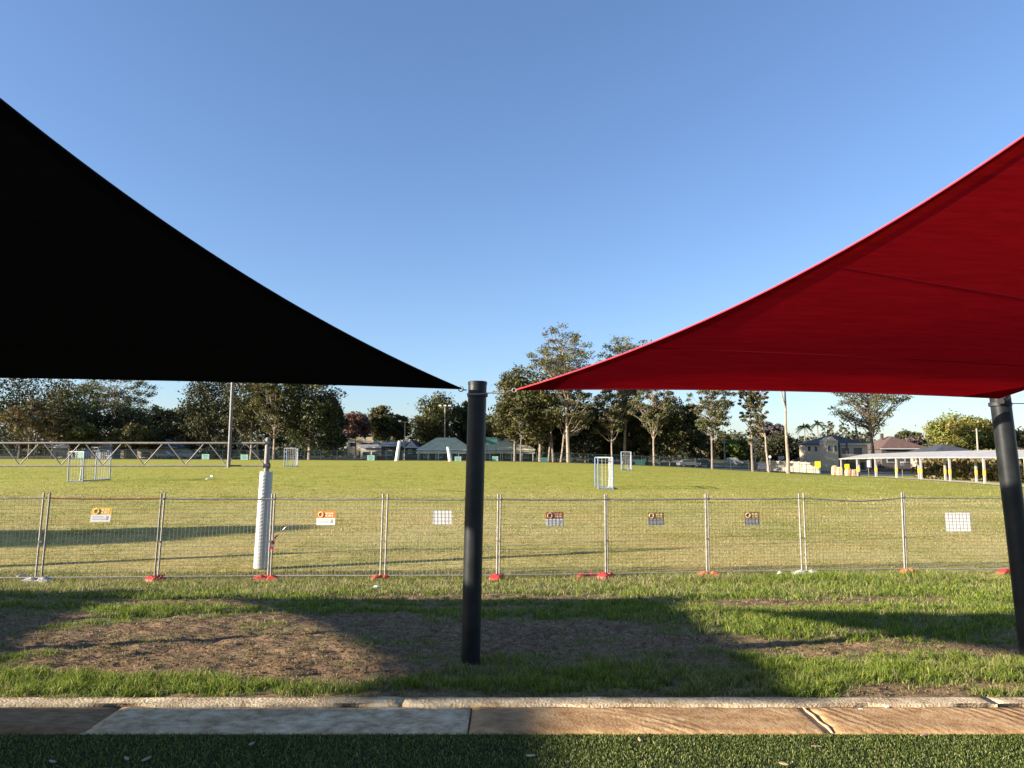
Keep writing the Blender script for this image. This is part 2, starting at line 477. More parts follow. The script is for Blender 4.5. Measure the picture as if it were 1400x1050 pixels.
# shrinkage cracks in the dry soil
for (ax, ay, bx, by) in [(-1.78, 8.25, -1.55, 8.75), (-1.62, 8.7, -1.9, 9.3), (-.95, 7.35, -.88, 7.95), (-2.0, 6.35, -1.85, 6.75), (-3.05, 8.3, -2.75, 8.75), (.35, 7.6, .5, 8.1), (-1.0, 6.8, -.85, 7.2)]:
    t = np.clip(((XX - ax) * (bx - ax) + (YY - ay) * (by - ay)) / ((bx - ax) ** 2 + (by - ay) ** 2), 0, 1)
    d = np.hypot(XX - ax - t * (bx - ax) + .05 * (fbm(XX * 6, YY * 6, 2) - .5), YY - ay - t * (by - ay))
    ZZ -= .07 * np.clip(1 - d / .045, 0, 1)
nx, ny = len(gx), len(gy)
V = np.stack([XX.ravel(), YY.ravel(), ZZ.ravel()], 1)
idx = np.arange(nx * ny).reshape(ny, nx)
Fq = np.stack([idx[:-1, :-1].ravel(), idx[:-1, 1:].ravel(), idx[1:, 1:].ravel(), idx[1:, :-1].ravel()], 1)
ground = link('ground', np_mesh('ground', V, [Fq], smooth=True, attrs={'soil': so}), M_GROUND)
tag(ground, 'grassy bank with bare soil patches running down to a wide mown playing field', kind='structure')

# artificial turf (foreground)
tm = MB().add([(-60, -60, 0), (60, -60, 0), (60, 4.245, 0), (-60, 4.245, 0)], [(0, 1, 2, 3)])
turf = tag(tm.build('turf', M_TURFB), 'dark green artificial turf in the foreground', kind='structure')

def blades(n, xs, ys, zs, h, w, lean, cols, tip=1.25, seg=True):
    """numpy grass: one bent blade per point"""
    a = rng.random(n) * 2 * np.pi
    la = rng.random(n) * 2 * np.pi
    lx, ly = np.cos(la) * lean * h, np.sin(la) * lean * h
    wx, wy = np.cos(a) * w / 2, np.sin(a) * w / 2
    if seg:
        V = np.empty((n, 5, 3)); Cc = np.empty((n, 5, 3))
        V[:, 0] = np.stack([xs - wx, ys - wy, zs], 1); V[:, 1] = np.stack([xs + wx, ys + wy, zs], 1)
        mx, my, mz = xs + lx * .35, ys + ly * .35, zs + h * .6
        V[:, 2] = np.stack([mx + wx * .75, my + wy * .75, mz], 1); V[:, 3] = np.stack([mx - wx * .75, my - wy * .75, mz], 1)
        V[:, 4] = np.stack([xs + lx, ys + ly, zs + h * (1 - .25 * np.minimum(lean, 1.5))], 1)
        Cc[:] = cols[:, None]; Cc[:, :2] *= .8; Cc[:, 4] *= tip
        b = np.arange(n)[:, None] * 5
        return V.reshape(-1, 3), [b + np.array([[0, 1, 2, 3]]), b + np.array([[3, 2, 4]])], Cc.reshape(-1, 3)
    V = np.empty((n, 3, 3)); Cc = np.empty((n, 3, 3))
    V[:, 0] = np.stack([xs - wx, ys - wy, zs], 1); V[:, 1] = np.stack([xs + wx, ys + wy, zs], 1)
    V[:, 2] = np.stack([xs + lx, ys + ly, zs + h], 1)
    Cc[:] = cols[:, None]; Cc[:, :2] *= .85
    b = np.arange(n)[:, None] * 3
    return V.reshape(-1, 3), [b + np.array([[0, 1, 2]])], Cc.reshape(-1, 3)

def pick(n, pal, wts):
    pal = np.array(pal); k = rng.choice(len(pal), n, p=np.array(wts) / sum(wts))
    return pal[k] * (0.75 + .5 * rng.random((n, 1)))

# turf pile
n = 62000
xs = rng.uniform(-3.4, 3.6, n); ys = 4.24 - rng.random(n) ** 1.1 * .56
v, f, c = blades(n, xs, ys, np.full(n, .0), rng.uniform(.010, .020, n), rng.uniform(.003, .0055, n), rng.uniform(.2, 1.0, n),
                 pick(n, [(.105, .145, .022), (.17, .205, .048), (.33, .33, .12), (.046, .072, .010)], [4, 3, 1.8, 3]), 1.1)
tag(link('turf_pile', np_mesh('turf_pile', v, f, c), M_BLADE, turf), kind='stuff')

# grass on the bank
def bank_grass():
    Vs, F4, F3, Cs, off = [], [], [], [], 0
    for (n, ylo, yhi, hs, wd) in [(200000, 4.775, 7.4, (.022, .070), (.003, .0065)), (170000, 7.0, 10.5, (.025, .075), (.0045, .009)), (165000, 10.2, 16.8, (.03, .085), (.007, .013))]:
        ys = rng.uniform(ylo, yhi, n)
        half = ys * .76 + .4
        xs = rng.uniform(-1, 1, n) * half
        m = soil_mask(xs, ys)
        tuft = fbm(xs * 9 + 3, ys * 9, 2)
        keep = rng.random(n) < np.clip((.92 - m) * 1.25, .30 * np.clip((fbm(xs * 3.1 + 7, ys * 3.1, 3) - .42) * 5, .15, 1), 1) * np.clip((tuft - .30) * 3.4, .05, 1)
        xs, ys, m, tuft = xs[keep], ys[keep], m[keep], tuft[keep]; n = len(xs)
        lush = np.clip(1.1 - 1.6 * m, 0, 1)
        farw = np.clip((ys - 10.8) / 2.2, 0, 1) * np.clip((7.0 - xs) / 4, .35, 1)
        green = pick(n, [(.125, .185, .018), (.19, .24, .030), (.075, .125, .012), (.30, .31, .06)], [4, 3, 3, 2])
        dry = pick(n, [(.33, .27, .13), (.24, .20, .09), (.20, .21, .07), (.42, .36, .20)], [3, 3, 3, 1])
        isdry = rng.random(n) < np.clip(.24 + .62 * farw + .35 * (1 - lush) - .22 * lush + (fbm(xs * 1.4 + 2, ys * 1.4 + 6, 3) - .5) * 1.3, .06, .9)
        cols = np.where(isdry[:, None], dry, green)
        weeds = np.exp(-((xs - 6.7) / 1.1) ** 2 - ((ys - 15.0) / 1.0) ** 2) + np.exp(-((xs - 9.0) / .8) ** 2 - ((ys - 15.6) / .8) ** 2)
        straw = np.exp(-((xs - 4.0) / 1.5) ** 2 - ((ys - 15.2) / .6) ** 2)
        h = rng.uniform(*hs, n) * (.45 + .85 * lush) * (.6 + .9 * tuft) * (1 + 2.0 * weeds + 1.3 * straw)
        w = rng.uniform(*wd, n)
        z = zg(xs, ys) + np.clip((15.5 - ys) / 3, 0, 1) * ((fbm(xs * 1.6 + 40, ys * 1.6 + 7, 3) - .5) * .07 + (fbm(xs * 9, ys * 9, 4) - .5) * (.03 + .06 * m)) - .008
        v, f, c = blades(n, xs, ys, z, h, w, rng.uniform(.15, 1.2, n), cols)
        Vs.append(v); Cs.append(c); F4.append(f[0] + off); F3.append(f[1] + off); off += len(v)
    me = np_mesh('bank_grass', np.concatenate(Vs), [np.concatenate(F4), np.concatenate(F3)], np.concatenate(Cs))
    tag(link('bank_grass', me, M_BLADE), 'patchy green and straw grass growing on the near bank', 'grass', kind='stuff')
bank_grass()

def soil_litter():
    n = 105000
    ys = rng.uniform(4.92, 13.5, n); xs = rng.uniform(-1, 1, n) * (ys * .76 + .4)
    m = soil_mask(xs, ys)
    keep = rng.random(n) < np.clip((m - .30) * 1.6, .02, .9)
    xs, ys, m = xs[keep], ys[keep], m[keep]; n = len(xs)
    z = zg(xs, ys) + np.clip((15.5 - ys) / 3, 0, 1) * ((fbm(xs * 1.6 + 40, ys * 1.6 + 7, 3) - .5) * .07 + (fbm(xs * 9, ys * 9, 4) - .5) * (.03 + .06 * m)) + .002
    a = rng.random(n) * 2 * np.pi
    L = rng.uniform(.004, .017, n) * (.6 + ys * .06); w = rng.uniform(.003, .009, n) * (.6 + ys * .06); h = rng.uniform(.002, .011, n)
    ca, sa = np.cos(a), np.sin(a)
    V = np.stack([np.stack([xs - ca * L, ys - sa * L, z], 1), np.stack([xs - sa * w, ys + ca * w, z - .003], 1), np.stack([xs + ca * L * .8, ys + sa * L * .8, z + h * .4], 1), np.stack([xs + sa * w, ys - ca * w, z - .003], 1),
                  np.stack([xs, ys, z + h], 1)], 1)
    cols = pick(n, [(.27, .175, .09), (.19, .118, .06), (.38, .27, .14), (.12, .072, .036)], [3, 4, .9, 3])
    b = np.arange(n)[:, None] * 5
    me = np_mesh('soil_litter', V.reshape(-1, 3), [b + np.array([[0, 1, 4]]), b + np.array([[1, 2, 4]]), b + np.array([[2, 3, 4]]), b + np.array([[3, 0, 4]])], np.repeat(cols, 5, 0))
    tag(link('soil_litter', me, M_BLADE), 'dry clods and straw litter scattered over the bare soil', 'litter', kind='stuff')
soil_litter()

def field_grass():
    Vs, F3, Cs, off = [], [], [], 0
    for (n, ylo, yhi, hs, wd) in [(210000, 15.6, 24, (.022, .045), (.008, .02)), (165000, 23, 38, (.025, .05), (.016, .035)), (125000, 36, 80, (.028, .055), (.03, .06))]:
        ys = ylo + (yhi - ylo) * rng.random(n) ** (1.7 if ylo > 30 else 1.0)
        xs = rng.uniform(-1, 1, n) * (ys * .74 + 1)
        p = fbm(xs * .35, ys * .35, 4); q = fbm(xs * 2.2 + 9, ys * 2.2, 3)
        keep = rng.random(n) < np.clip((q - .25) * 2.6, .12, 1)
        xs, ys, p, q = xs[keep], ys[keep], p[keep], q[keep]; n = len(xs)
        g = pick(n, [(.22, .235, .035), (.30, .30, .06), (.14, .165, .022)], [3, 3, 2])
        d = pick(n, [(.46, .39, .18), (.37, .32, .13), (.54, .46, .25)], [3, 3, .8])
        far = np.clip((ys - 26) / 22, 0, 1)
        isd = rng.random(n) < np.clip(.78 - .62 * far + (p - .5) * 2.4, .04, .97)
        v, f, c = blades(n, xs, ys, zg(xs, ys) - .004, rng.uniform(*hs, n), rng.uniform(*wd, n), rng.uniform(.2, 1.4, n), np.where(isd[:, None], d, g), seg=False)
        Vs.append(v); Cs.append(c); F3.append(f[0] + off); off += len(v)
    me = np_mesh('field_grass', np.concatenate(Vs), [np.concatenate(F3)], np.concatenate(Cs))
    tag(link('field_grass', me, M_BLADE), 'short dry yellow green grass across the playing field', 'grass', kind='stuff')
field_grass()

# ------------------------------------------------------------------ sandstone kerb
kerb = tag(empty('kerb', (0, 4.235, 0)), 'sandstone block kerb with a raised mortar strip between turf and bank', kind='structure')
def slab_mesh(x0, x1, y0, y1, z0, z1, rough=.006, seed=0, edge=.02, rag=0.0):
    r = np.random.default_rng(seed)
    nx_, ny_ = max(6, int((x1 - x0) / .06)), 9
    us = np.linspace(x0, x1, nx_); vs_ = np.linspace(y0, y1, ny_)
    X, Y = np.meshgrid(us, vs_)
    Z = z1 + (fbm(X * 9 + seed, Y * 9, 3) - .5) * rough * 2
    e = np.minimum(np.minimum(X - x0, x1 - X), np.minimum(Y - y0, y1 - Y))
    Z -= np.clip(1 - e / edge, 0, 1) ** 2 * edge * .5
    Yj = Y.copy(); Yj[-1] += (fbm(us * 5 + seed, us * 0 + 3, 3) - .5) * .025
    if rag: Yj[0] += (fbm(us * 4 + seed, us * 0 + 8, 4) - .5) * rag
    top = np.stack([X, Yj, Z], -1).reshape(-1, 3)
    idx = np.arange(nx_ * ny_).reshape(ny_, nx_)
    F = [np.stack([idx[:-1, :-1].ravel(), idx[:-1, 1:].ravel(), idx[1:, 1:].ravel(), idx[1:, :-1].ravel()], 1)]
    ring = np.concatenate([idx[0, :], idx[1:, -1], idx[-1, -2::-1], idx[-2:0:-1, 0]])
    bot = top[ring].copy(); bot[:, 2] = z0
    V = np.concatenate([top, bot]); k = len(ring); b = len(top) + np.arange(k)
    F.append(np.stack([ring, b, np.roll(b, -1), np.roll(ring, -1)], 1))
    return np_mesh('slab', V, F, smooth=False)
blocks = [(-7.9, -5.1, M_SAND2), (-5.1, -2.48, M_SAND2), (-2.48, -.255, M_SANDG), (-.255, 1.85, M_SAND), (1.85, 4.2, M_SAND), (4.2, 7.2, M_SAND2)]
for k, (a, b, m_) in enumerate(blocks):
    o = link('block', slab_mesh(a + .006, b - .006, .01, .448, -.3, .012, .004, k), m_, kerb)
    lab = {2: 'pale cement smeared sandstone block', 3: 'orange sandstone block with curved saw marks', 4: 'orange sandstone block crossed by a pale crack'}.get(k)
    if lab: o['label'] = lab
strips = [(-7.9, -4.4), (-4.4, -.70), (-.70, 3.1), (3.1, 7.2)]
for k, (a, b) in enumerate(strips):
    link('mortar_strip', slab_mesh(a + .003, b - .003, 0.440, .575, -.3, .021, .003, 20, .0015, .09), M_MORTAR, kerb)
cr = MB().tube([(1.845, .02, .004), (1.853, .10, .005), (1.84, .19, .006), (1.848, .28, .006), (1.838, .36, .006), (1.845, .43, .005)], [.006, .010, .007, .010, .008, .006], 6)
cr.build('mortar_joint', M_MORTAR, kerb)

# ------------------------------------------------------------------ shade sails and posts
def bez_edge(a, b, sag, inward, n):
    t = np.linspace(0, 1, n)[:, None]
    a, b, inward = np.array(a), np.array(b), np.array(inward)
    return a * (1 - t) + b * t + inward * (4 * sag * t * (1 - t))

def sail(name, label, corners, sags, mats, seams=(), droop=0.0, nu=40, nv=44, bands='LR'):
    """corners FL, FR (far edge), NR, NL (near edge; may coincide). Curved hems, panels split at the seams."""
    FL, FR, NR, NL = [np.array(c, float) for c in corners]
    cen = (FL + FR + NR + NL) / 4
    def inw(a, b):
        m = cen - (a + b) / 2; t = (b - a) / np.linalg.norm(b - a); m = m - t * m.dot(t); return m / np.linalg.norm(m)
    F = bez_edge(FL, FR, sags[0], inw(FL, FR), nu)
    Rg = bez_edge(FR, NR, sags[1], inw(FR, NR), nv)
    tri = np.linalg.norm(NR - NL) < .05
    Nn = np.repeat(NL[None], nu, 0) if tri else bez_edge(NL, NR, sags[2], inw(NL, NR), nu)
    Lf = bez_edge(FL, NL, sags[3], inw(FL, NL), nv)
    u = np.linspace(0, 1, nu)[None, :, None]; v = np.linspace(0, 1, nv)[:, None, None]
    S = (1 - u) * Lf[:, None] + u * Rg[:, None] + (1 - v) * F[None] + v * Nn[None] \
        - ((1 - u) * (1 - v) * FL + u * (1 - v) * FR + u * v * NR + (1 - u) * v * NL)
    S[:, :, 2] -= (droop * 16 * (u * (1 - u) * v * (1 - v)))[:, :, 0]
    root = tag(empty(name, tuple(cen)), label, 'shade sail', 'fabric shade sails strung between the posts')
    off = cen
    rows = [0] + [int(round(s * (nv - 1))) for s in seams] + [nv - 1]
    for k in range(len(rows) - 1):
        sub = S[rows[k]:rows[k + 1] + 1]
        r = sub.shape[0]
        idx = np.arange(r * nu).reshape(r, nu)
        Fc = np.stack([idx[:-1, :-1].ravel(), idx[:-1, 1:].ravel(), idx[1:, 1:].ravel(), idx[1:, :-1].ravel()], 1)
        link('panel', np_mesh('panel', sub.reshape(-1, 3) - off, [Fc], smooth=True), mats[0], root)
    for rr in rows[1:-1]:
        mb = MB(); mb.tube([tuple(p - off - np.array([0, 0, .003])) for p in S[rr]], .003, 6)
        mb.build('seam', mats[2], root, True)
    def hem(path, r):
        mb = MB(); mb.tube([tuple(p - off) for p in path], r, 8); mb.build('hem', mats[1], root, True)
    hem(F, .006); hem(Rg, .007); hem(Lf, .007)
    if not tri: hem(Nn, .009)
    for edge, nxt in [e_ for e_, k_ in (((Lf, S[:, 2]), 'L'), ((Rg, S[:, -3]), 'R')) if k_ in bands]:          # folded hem, a second layer of cloth
        dv = nxt - edge; dv = dv / (np.linalg.norm(dv, axis=1)[:, None] + 1e-9)
        wd_ = np.minimum(.10, .5 * np.linalg.norm(S[:, -1] - S[:, 0], axis=1))[:, None]
        dn = np.array([0, 0, -.006])
        Vh = np.concatenate([edge + dn, edge + dv * wd_ + dn]) - off; k_ = np.arange(nv - 1)
        link('hem_band', np_mesh('hem_band', Vh, [np.stack([k_, k_ + 1, k_ + 1 + nv, k_ + nv], 1)], smooth=True), mats[0], root)
    # reinforcing corner patches
    for c0, p, q in ((FL, F[3], Lf[3]), (FR, F[-4], Rg[3])):
        n_ = np.cross(p - c0, q - c0); n_ = n_ / np.linalg.norm(n_) * .006
        mb = MB(); a_, b_, d_ = [tuple(x - off) for x in (c0 + n_, p + n_, q + n_)]; a2, b2, d2 = [tuple(x - off) for x in (c0 - n_, p - n_, q - n_)]
        mb.add([a_, b_, d_, a2, b2, d2], [(0, 1, 2), (5, 4, 3), (0, 3, 4, 1), (1, 4, 5, 2), (2, 5, 3, 0)]); mb.build('corner_patch', mats[0], root)
    return root

MR, MK = (M_RED, M_REDH, M_SEAM), (M_BLK, M_BLKH, M_BLK)
B_FL = (-6.7, 6.3, 2.29)
APEX_B, NEAR_B = (-3.9, 1.4, 5.06), (-7.7, 2.0, 3.4)
APEX_R, NEAR_R = (5.2, 1.8, 5.95), (7.8, 3.6, 3.4)
red = sail('shade_sail', 'taut red shade sail sweeping up to the right of the charcoal post', [(.04, 6.3, 2.165), (4.32, 6.28, 2.09), NEAR_R, APEX_R], (.05, .10, .2, .86), MR, (.13, .32), bands='L')
black = sail('shade_sail', 'black shade sail filling the upper left of the view', [B_FL, (-.45, 6.3, 2.175), APEX_B, NEAR_B], (.06, .58, .2, .08), MK, (.15, .42), bands='R')
def cast(gx_, gy_, z):
    """corner of a sail at height z whose shadow falls on ground point (gx_, gy_)"""
    L = (z - GZ(gx_, gy_)) / math.tan(SUN_EL)
    return (gx_ - L * math.cos(SUN_AZ), gy_ - L * math.sin(SUN_AZ), z)
S2 = [cast(-4.55, 11.3, 2.3), cast(2.85, 11.4, 2.25), cast(2.15, 4.72, 3.5), cast(-1.0, 4.72, 3.5)]
S3 = [cast(-14.5, 12.3, 2.3), cast(-5.95, 12.75, 2.3), cast(-4.05, 4.9, 3.2), cast(-14.0, 4.6, 3.3)]
S4 = [cast(-11.0, 4.72, 3.35), cast(.25, 4.68, 3.2), cast(.9, 1.0, 3.6), cast(-11.0, 1.0, 4.0)]
sail('shade_sail', 'black shade sail beyond the left edge of the view', S2, (.25, .25, .1, .75), MK, (.33, .66))
sail('shade_sail', 'red shade sail far beyond the left edge of the view', S3, (.25, .35, .2, .3), MR, (.33, .66))
sail('shade_sail', 'black shade sail over the turf beyond the left edge', S4, (.015, .2, .2, .3), MK, (.33, .66))

def shade_post(x, y, ztop, label, r=.083, lean=(0, 0), fittings=True):
    zb = GZ(x, y)
    root = tag(empty('shade_post', (x, y, zb)), label, 'post', 'charcoal posts that carry the shade sails')
    H = ztop - zb
    mb = MB(); mb.tube([(0, 0, -.25), (lean[0] * .5, lean[1] * .5, H * .5), (lean[0], lean[1], H)], r, 32, caps=False)
    mb.build('shaft', M_POST, root, True)
    cp = MB(); cp.lathe([(r + .003, -.02), (r + .004, .006), (r * .9, .012), (.01, .013)], (lean[0], lean[1], H), 32); cp.build('cap', M_POST, root, True)
    if fittings:
        lx, ly = lean
        t = MB(); t.lathe([(r + .002, 0), (r + .010, .004), (r + .010, .034), (r + .002, .038)], (lx, ly, H - .13), 32); t.build('collar', M_BLACK, root, True)
    return root
P0 = shade_post(-.365, 6.36, 2.235, 'charcoal steel post in the middle of the view between the sails', lean=(.055, 0))
P1 = shade_post(4.62, 6.5, 2.16, 'charcoal steel post at the right edge under the red sail', lean=(-.14, 0))
shade_post(-6.85, 6.35, 2.38, 'charcoal steel post beyond the left edge under the black sail')
def behind(c, k=1.0): return (c[0] + 1.0 * k, c[1] - 4.0 * k, c[2] + .35)
for (c, w_) in [(S2[0], 'far left corner of the second black sail'), (S2[1], 'far right corner of the second black sail'),
                (S3[0], 'far left corner of the second red sail'), (S3[1], 'far right corner of the second red sail')]:
    shade_post(c[0], c[1] + .06, c[2] + .1, 'charcoal post outside the view at the ' + w_)
for (c, w_) in [((-3.75, 1.3, 5.3), 'raised corner of the big black sail'), (behind(NEAR_B), 'near left corner of the big black sail'), ((5.25, 1.65, 6.05), 'raised corner of the big red sail'),
                ((7.9, 3.55, 3.5), 'near right corner of the big red sail'), (behind(S2[2]), 'near right corner of the second black sail'), (behind(S2[3]), 'near left corner of the second black sail'),
                (behind(S3[2]), 'near right corner of the second red sail'), (behind(S3[3]), 'near left corner of the second red sail'),
                (behind(S4[3], .3), 'left corner of the sail over the turf'), (behind(S4[2], .3), 'right corner of the sail over the turf')]:
    shade_post(c[0], c[1], c[2], 'tall charcoal post outside the view at the ' + w_, .095)

def ring(mb, c, r, rt, axis='y', n=14):
    pts = []
    for k in range(n + 1):
        a = 2 * math.pi * k / n
        pts.append((c[0] + r * math.cos(a), c[1], c[2] + r * math.sin(a)) if axis == 'y' else (c[0] + r * math.cos(a), c[1] + r * math.sin(a), c[2]))
    mb.tube(pts, rt, 6, caps=False)
# hardware on the middle post: shackle to the black sail, turnbuckle to the red sail
h = MB(); ring(h, (-.455, 6.3, 2.172), .022, .005); ring(h, (-.425, 6.31, 2.165), .018, .005, 'z')
h.v = [(a + .365, b - 6.36, c - GZ(-.365, 6.36)) for a, b, c in h.v]; h.build('shackle', M_STEEL, P0, True)
def rel(o, pts): return [(p[0] - o.location.x, p[1] - o.location.y, p[2] - o.location.z) for p in pts]
tb = empty('turnbuckle', (-.2, 6.3, 2.14)); tag(tb, 'small steel turnbuckle tying the red sail to the middle post', 'turnbuckle')
MB().tube(rel(tb, [(-.40, 6.27, 2.125), (-.30, 6.265, 2.125), (-.215, 6.29, 2.135), (-.17, 6.30, 2.14)]), .006, 6).build('wire_loop', M_STEEL, tb, True)
fr = MB(); fr.tube(rel(tb, [(-.17, 6.30, 2.147), (-.075, 6.30, 2.155)]), .0045, 6); fr.tube(rel(tb, [(-.17, 6.30, 2.133), (-.075, 6.30, 2.141)]), .0045, 6)
fr.box(rel(tb, [(-.17, 6.30, 2.14)])[0], (.014, .014, .026)); fr.box(rel(tb, [(-.075, 6.30, 2.148)])[0], (.014, .014, .026)); fr.build('frame', M_STEEL, tb)
MB().tube(rel(tb, [(-.075, 6.30, 2.148), (.0, 6.30, 2.158)]), .005, 6).build('threaded_rod', M_STEELD, tb, True)
e = MB(); ring(e, rel(tb, [(.02, 6.30, 2.162)])[0], .018, .005); e.build('end_ring', M_STEEL, tb, True)
z1 = GZ(4.62, 6.5)
h = MB(); ring(h, (4.40 - 4.62, 6.29 - 6.5, 2.085 - z1), .024, .006); h.box((4.43 - 4.62, -.13, 2.07 - z1), (.06, .1, .05)); h.build('shackle', M_BLACK, P1, True)
cb = MB().tube([(4.56, 6.49, 2.055), (5.6, 6.4, 2.06), (7.2, 6.3, 2.08)], .005, 6).build('sail_cable', M_STEELD)
tag(cb, 'thin steel cable running right from the right hand shade post', 'cable')

# ------------------------------------------------------------------ temporary fence
def npcol(name, c, **k): return mat(name, c, **k)
M_FRED = mat('red_plastic', (.50, .035, .03), .5, .2, 10, .1, 30)
M_FORG = mat('sun_faded_orange_plastic', (.62, .13, .07), .6, .2, 10, .1, 30)
M_FCON = mat('weathered_concrete', (.46, .43, .40), .9, .25, 12, .5, 50)
M_SIGNY = mat('yellow_corflute', (.80, .47, .03), .5, .06, 5)
M_SIGNO = mat('orange_corflute', (.80, .22, .03), .5, .06, 5)
M_SIGNR = mat('rust_orange_corflute', (.52, .12, .04), .5, .1, 5)
M_SIGNB = mat('brown_yellow_corflute', (.42, .22, .03), .5, .1, 5)
M_SIGNW = mat('white_corflute', (.78, .75, .70), .5, .05, 5)
M_SIGNG = mat('grey_blue_corflute', (.30, .285, .275), .5, .08, 5)
M_PRINT = mat('grey_print', (.38, .37, .38), .6, .1, 9)
M_PRINTC = mat('cream_print', (.85, .68, .42), .6, .1, 9)

joints = [(-98, 14.75), (56, 15.0), (216, 15.25), (370, 15.55), (524, 15.6), (681, 15.7), (829, 16.05), (967, 16.3), (1098, 16.5), (1236, 16.75), (1386, 16.7), (1540, 16.6)]
gaps = [.05, .058, .034, .028, .05, .028, .023, .028, .055, .023, .03, .05]
leans = [.06, .06, .06, .03, .03, .03, .01, .015, .0, .03, .03, .0]      # top displacement to the right (m)
JP = []
for (px, Y) in joints:
    x = at(px, 735, Y).x
    JP.append(Vector((x, Y, GZ(x, Y))))
FENCE_H = 1.84
panel_desc = ['galvanised fence panel cut by the left edge of the view', 'fence panel with a rusty red top rail and yellow sign', 'fence panel in front of the padded goal leg',
              'fence panel with the orange sign and striped tape at its post', 'fence panel crossed by the middle post with a white sign', 'fence panel with the rust orange sign right of the middle post',
              'fence panel with the brown and blue grey meshed sign', 'fence panel with the small dark orange sign', 'empty fence panel with a sagging top rail', 'fence panel with the large white sign',
              'fence panel cut by the right edge of the view']
panels = []
for k in range(len(JP) - 1):
    a, b = JP[k].copy(), JP[k + 1].copy()
    d = (b - a); d.z = 0; u = d.normalized()
    a = a + u * gaps[k]; b = b - u * gaps[k + 1]
    a.z = GZ(a.x, a.y); b.z = GZ(b.x, b.y)
    ta = a + Vector((leans[k], .02, FENCE_H)); tb_ = b + Vector((leans[k + 1], .02, FENCE_H))
    root = tag(empty('wire_fence', (a + b) / 2), panel_desc[k], 'fence panel', 'temporary wire fence panels across the field edge')
    o_ = (a + b) / 2
    L_ = lambda p: tuple(Vector(p) - o_)
    for (q, t) in ((a, ta), (b, tb_)):
        MB().tube([L_(q + Vector((0, 0, .02))), L_(t)], .020, 10).build('post', M_STEEL if k not in (1,) else M_STEELD, root, True)
    f1, f0 = 1 - .115 / FENCE_H, .10 / FENCE_H
    pa, pb = a.lerp(ta, f1), b.lerp(tb_, f1)
    n_ = 13
    sag = .075 if k == 8 else .012
    prof = lambda t: -sag * (1 - abs(2 * t - 1.1) ** 1.3 if k == 8 else 4 * t * (1 - t))
    top = [pa.lerp(pb, i / (n_ - 1)) + Vector((0, 0, max(-sag, prof(i / (n_ - 1))) if 0 < i < n_ - 1 else 0)) for i in range(n_)]
    MB().tube([L_(p) for p in top], .017, 8).build('top_rail', M_RUST if k == 1 else M_STEELD, root, True)
    qa, qb = a.lerp(ta, f0), b.lerp(tb_, f0)
    MB().tube([L_(qa), L_(qb)], .014, 8).build('bottom_rail', M_STEEL, root, True)
    w = MB()
    nvw = int(d.length / .082)
    for i in range(1, nvw):
        t = i / nvw
        tt = Vector(top[min(n_ - 1, int(t * (n_ - 1)))]).lerp(Vector(top[min(n_ - 1, int(t * (n_ - 1)) + 1)]), t * (n_ - 1) - int(t * (n_ - 1)))
        w.tube([L_(qa.lerp(qb, t)), L_(tt)], .0026, 3, caps=False)
    for i in range(1, 21):
        s_ = f0 + (f1 - f0) * i / 21
        w.tube([L_(a.lerp(ta, s_)), L_(b.lerp(tb_, s_))], .0026, 3, caps=False)
    tag(w.build('wire_mesh', M_WIRE, root), kind='stuff')
    for s_ in (f1, .45):                                   # coupler clamps
        p = b.lerp(tb_, s_); c_ = MB(); c_.box(L_(p + u * .02), (.07, .05, .035), math.atan2(u.y, u.x)); c_.build('clamp', M_STEELD, root)
    panels.append((a, b, ta, tb_, u))

def fence_foot(x, y, rz, m_, label, size=(.58, .22, .13)):
    z = GZ(x, y)
    root = tag(empty('base_weight', (x, y, z), rz), label, 'fence foot', 'weighted feet under the temporary fence')
    L, W, H = [q * .88 for q in size]
    b = MB()
    prof = [(-L / 2, 0), (L / 2, 0), (L / 2 - .02, H * .62), (L * .3, H), (L * .12, H), (L * .08, H * .6), (-L * .08, H * .6), (-L * .12, H), (-L * .3, H), (-L / 2 + .02, H * .62)]
    n = len(prof)
    vs_ = [(p[0], -W / 2, p[1]) for p in prof] + [(p[0], W / 2, p[1]) for p in prof]
    b.add(vs_, [tuple(range(n)), tuple(range(n, 2 * n))[::-1]] + [((i + 1) % n, i, i + n, (i + 1) % n + n) for i in range(n)])
    b.build('block', m_, root, bevel=.012)
    h = MB(); h.tube([(-L * .10, 0, H * .62), (-L * .09, 0, H * .95), (L * .09, 0, H * .95), (L * .10, 0, H * .62)], .012, 6); h.build('handle', m_, root, True)
    for sx in (-1, 1):
        g = MB(); g.lathe([(.03, 0), (.03, .012), (.021, .012), (.021, 0)], (sx * L * .21, 0, H), 12); g.build('socket', m_, root, True)
    return root
def jx(i, off=0): return JP[i].x + off, JP[i].y
feet = [(1, .0, .1, M_FCON, 'concrete foot beside the rusty railed fence panel', (.62, .24, .12)), (2, .0, 1.35, M_FRED, 'bright red foot under the fence joint left of the padded goal leg', None),
        (3, -.06, .05, M_FRED, 'red foot lying lengthwise below the padded goal leg', (.62, .22, .12)), (4, -.03, .35, M_FRED, 'red foot under the fence joint left of the middle post', (.5, .22, .12)),
        (5, -.03, 1.3, M_FRED, 'red foot just right of the middle post', None), (6, -.04, 1.0, M_FRED, 'nearer of two red feet under one fence post', (.5, .24, .14)),
        (7, .0, .1, M_FORG, 'faded orange foot in straw coloured grass', (.58, .22, .12)), (8, .03, .1, M_FCON, 'pale concrete foot under the fence joint beside tall weeds', (.72, .26, .12)),
        (9, .03, .3, M_FORG, 'orange foot sunk in weeds under a thin fence post', (.4, .22, .11)), (10, -.2, .2, M_FRED, 'red foot beside the right hand shade post', (.5, .22, .12))]
for (i, off, rz, m_, lab, sz) in feet:
    x, y = jx(i, off); fence_foot(x, y - .03, rz, m_, lab, sz or (.5, .24, .14))
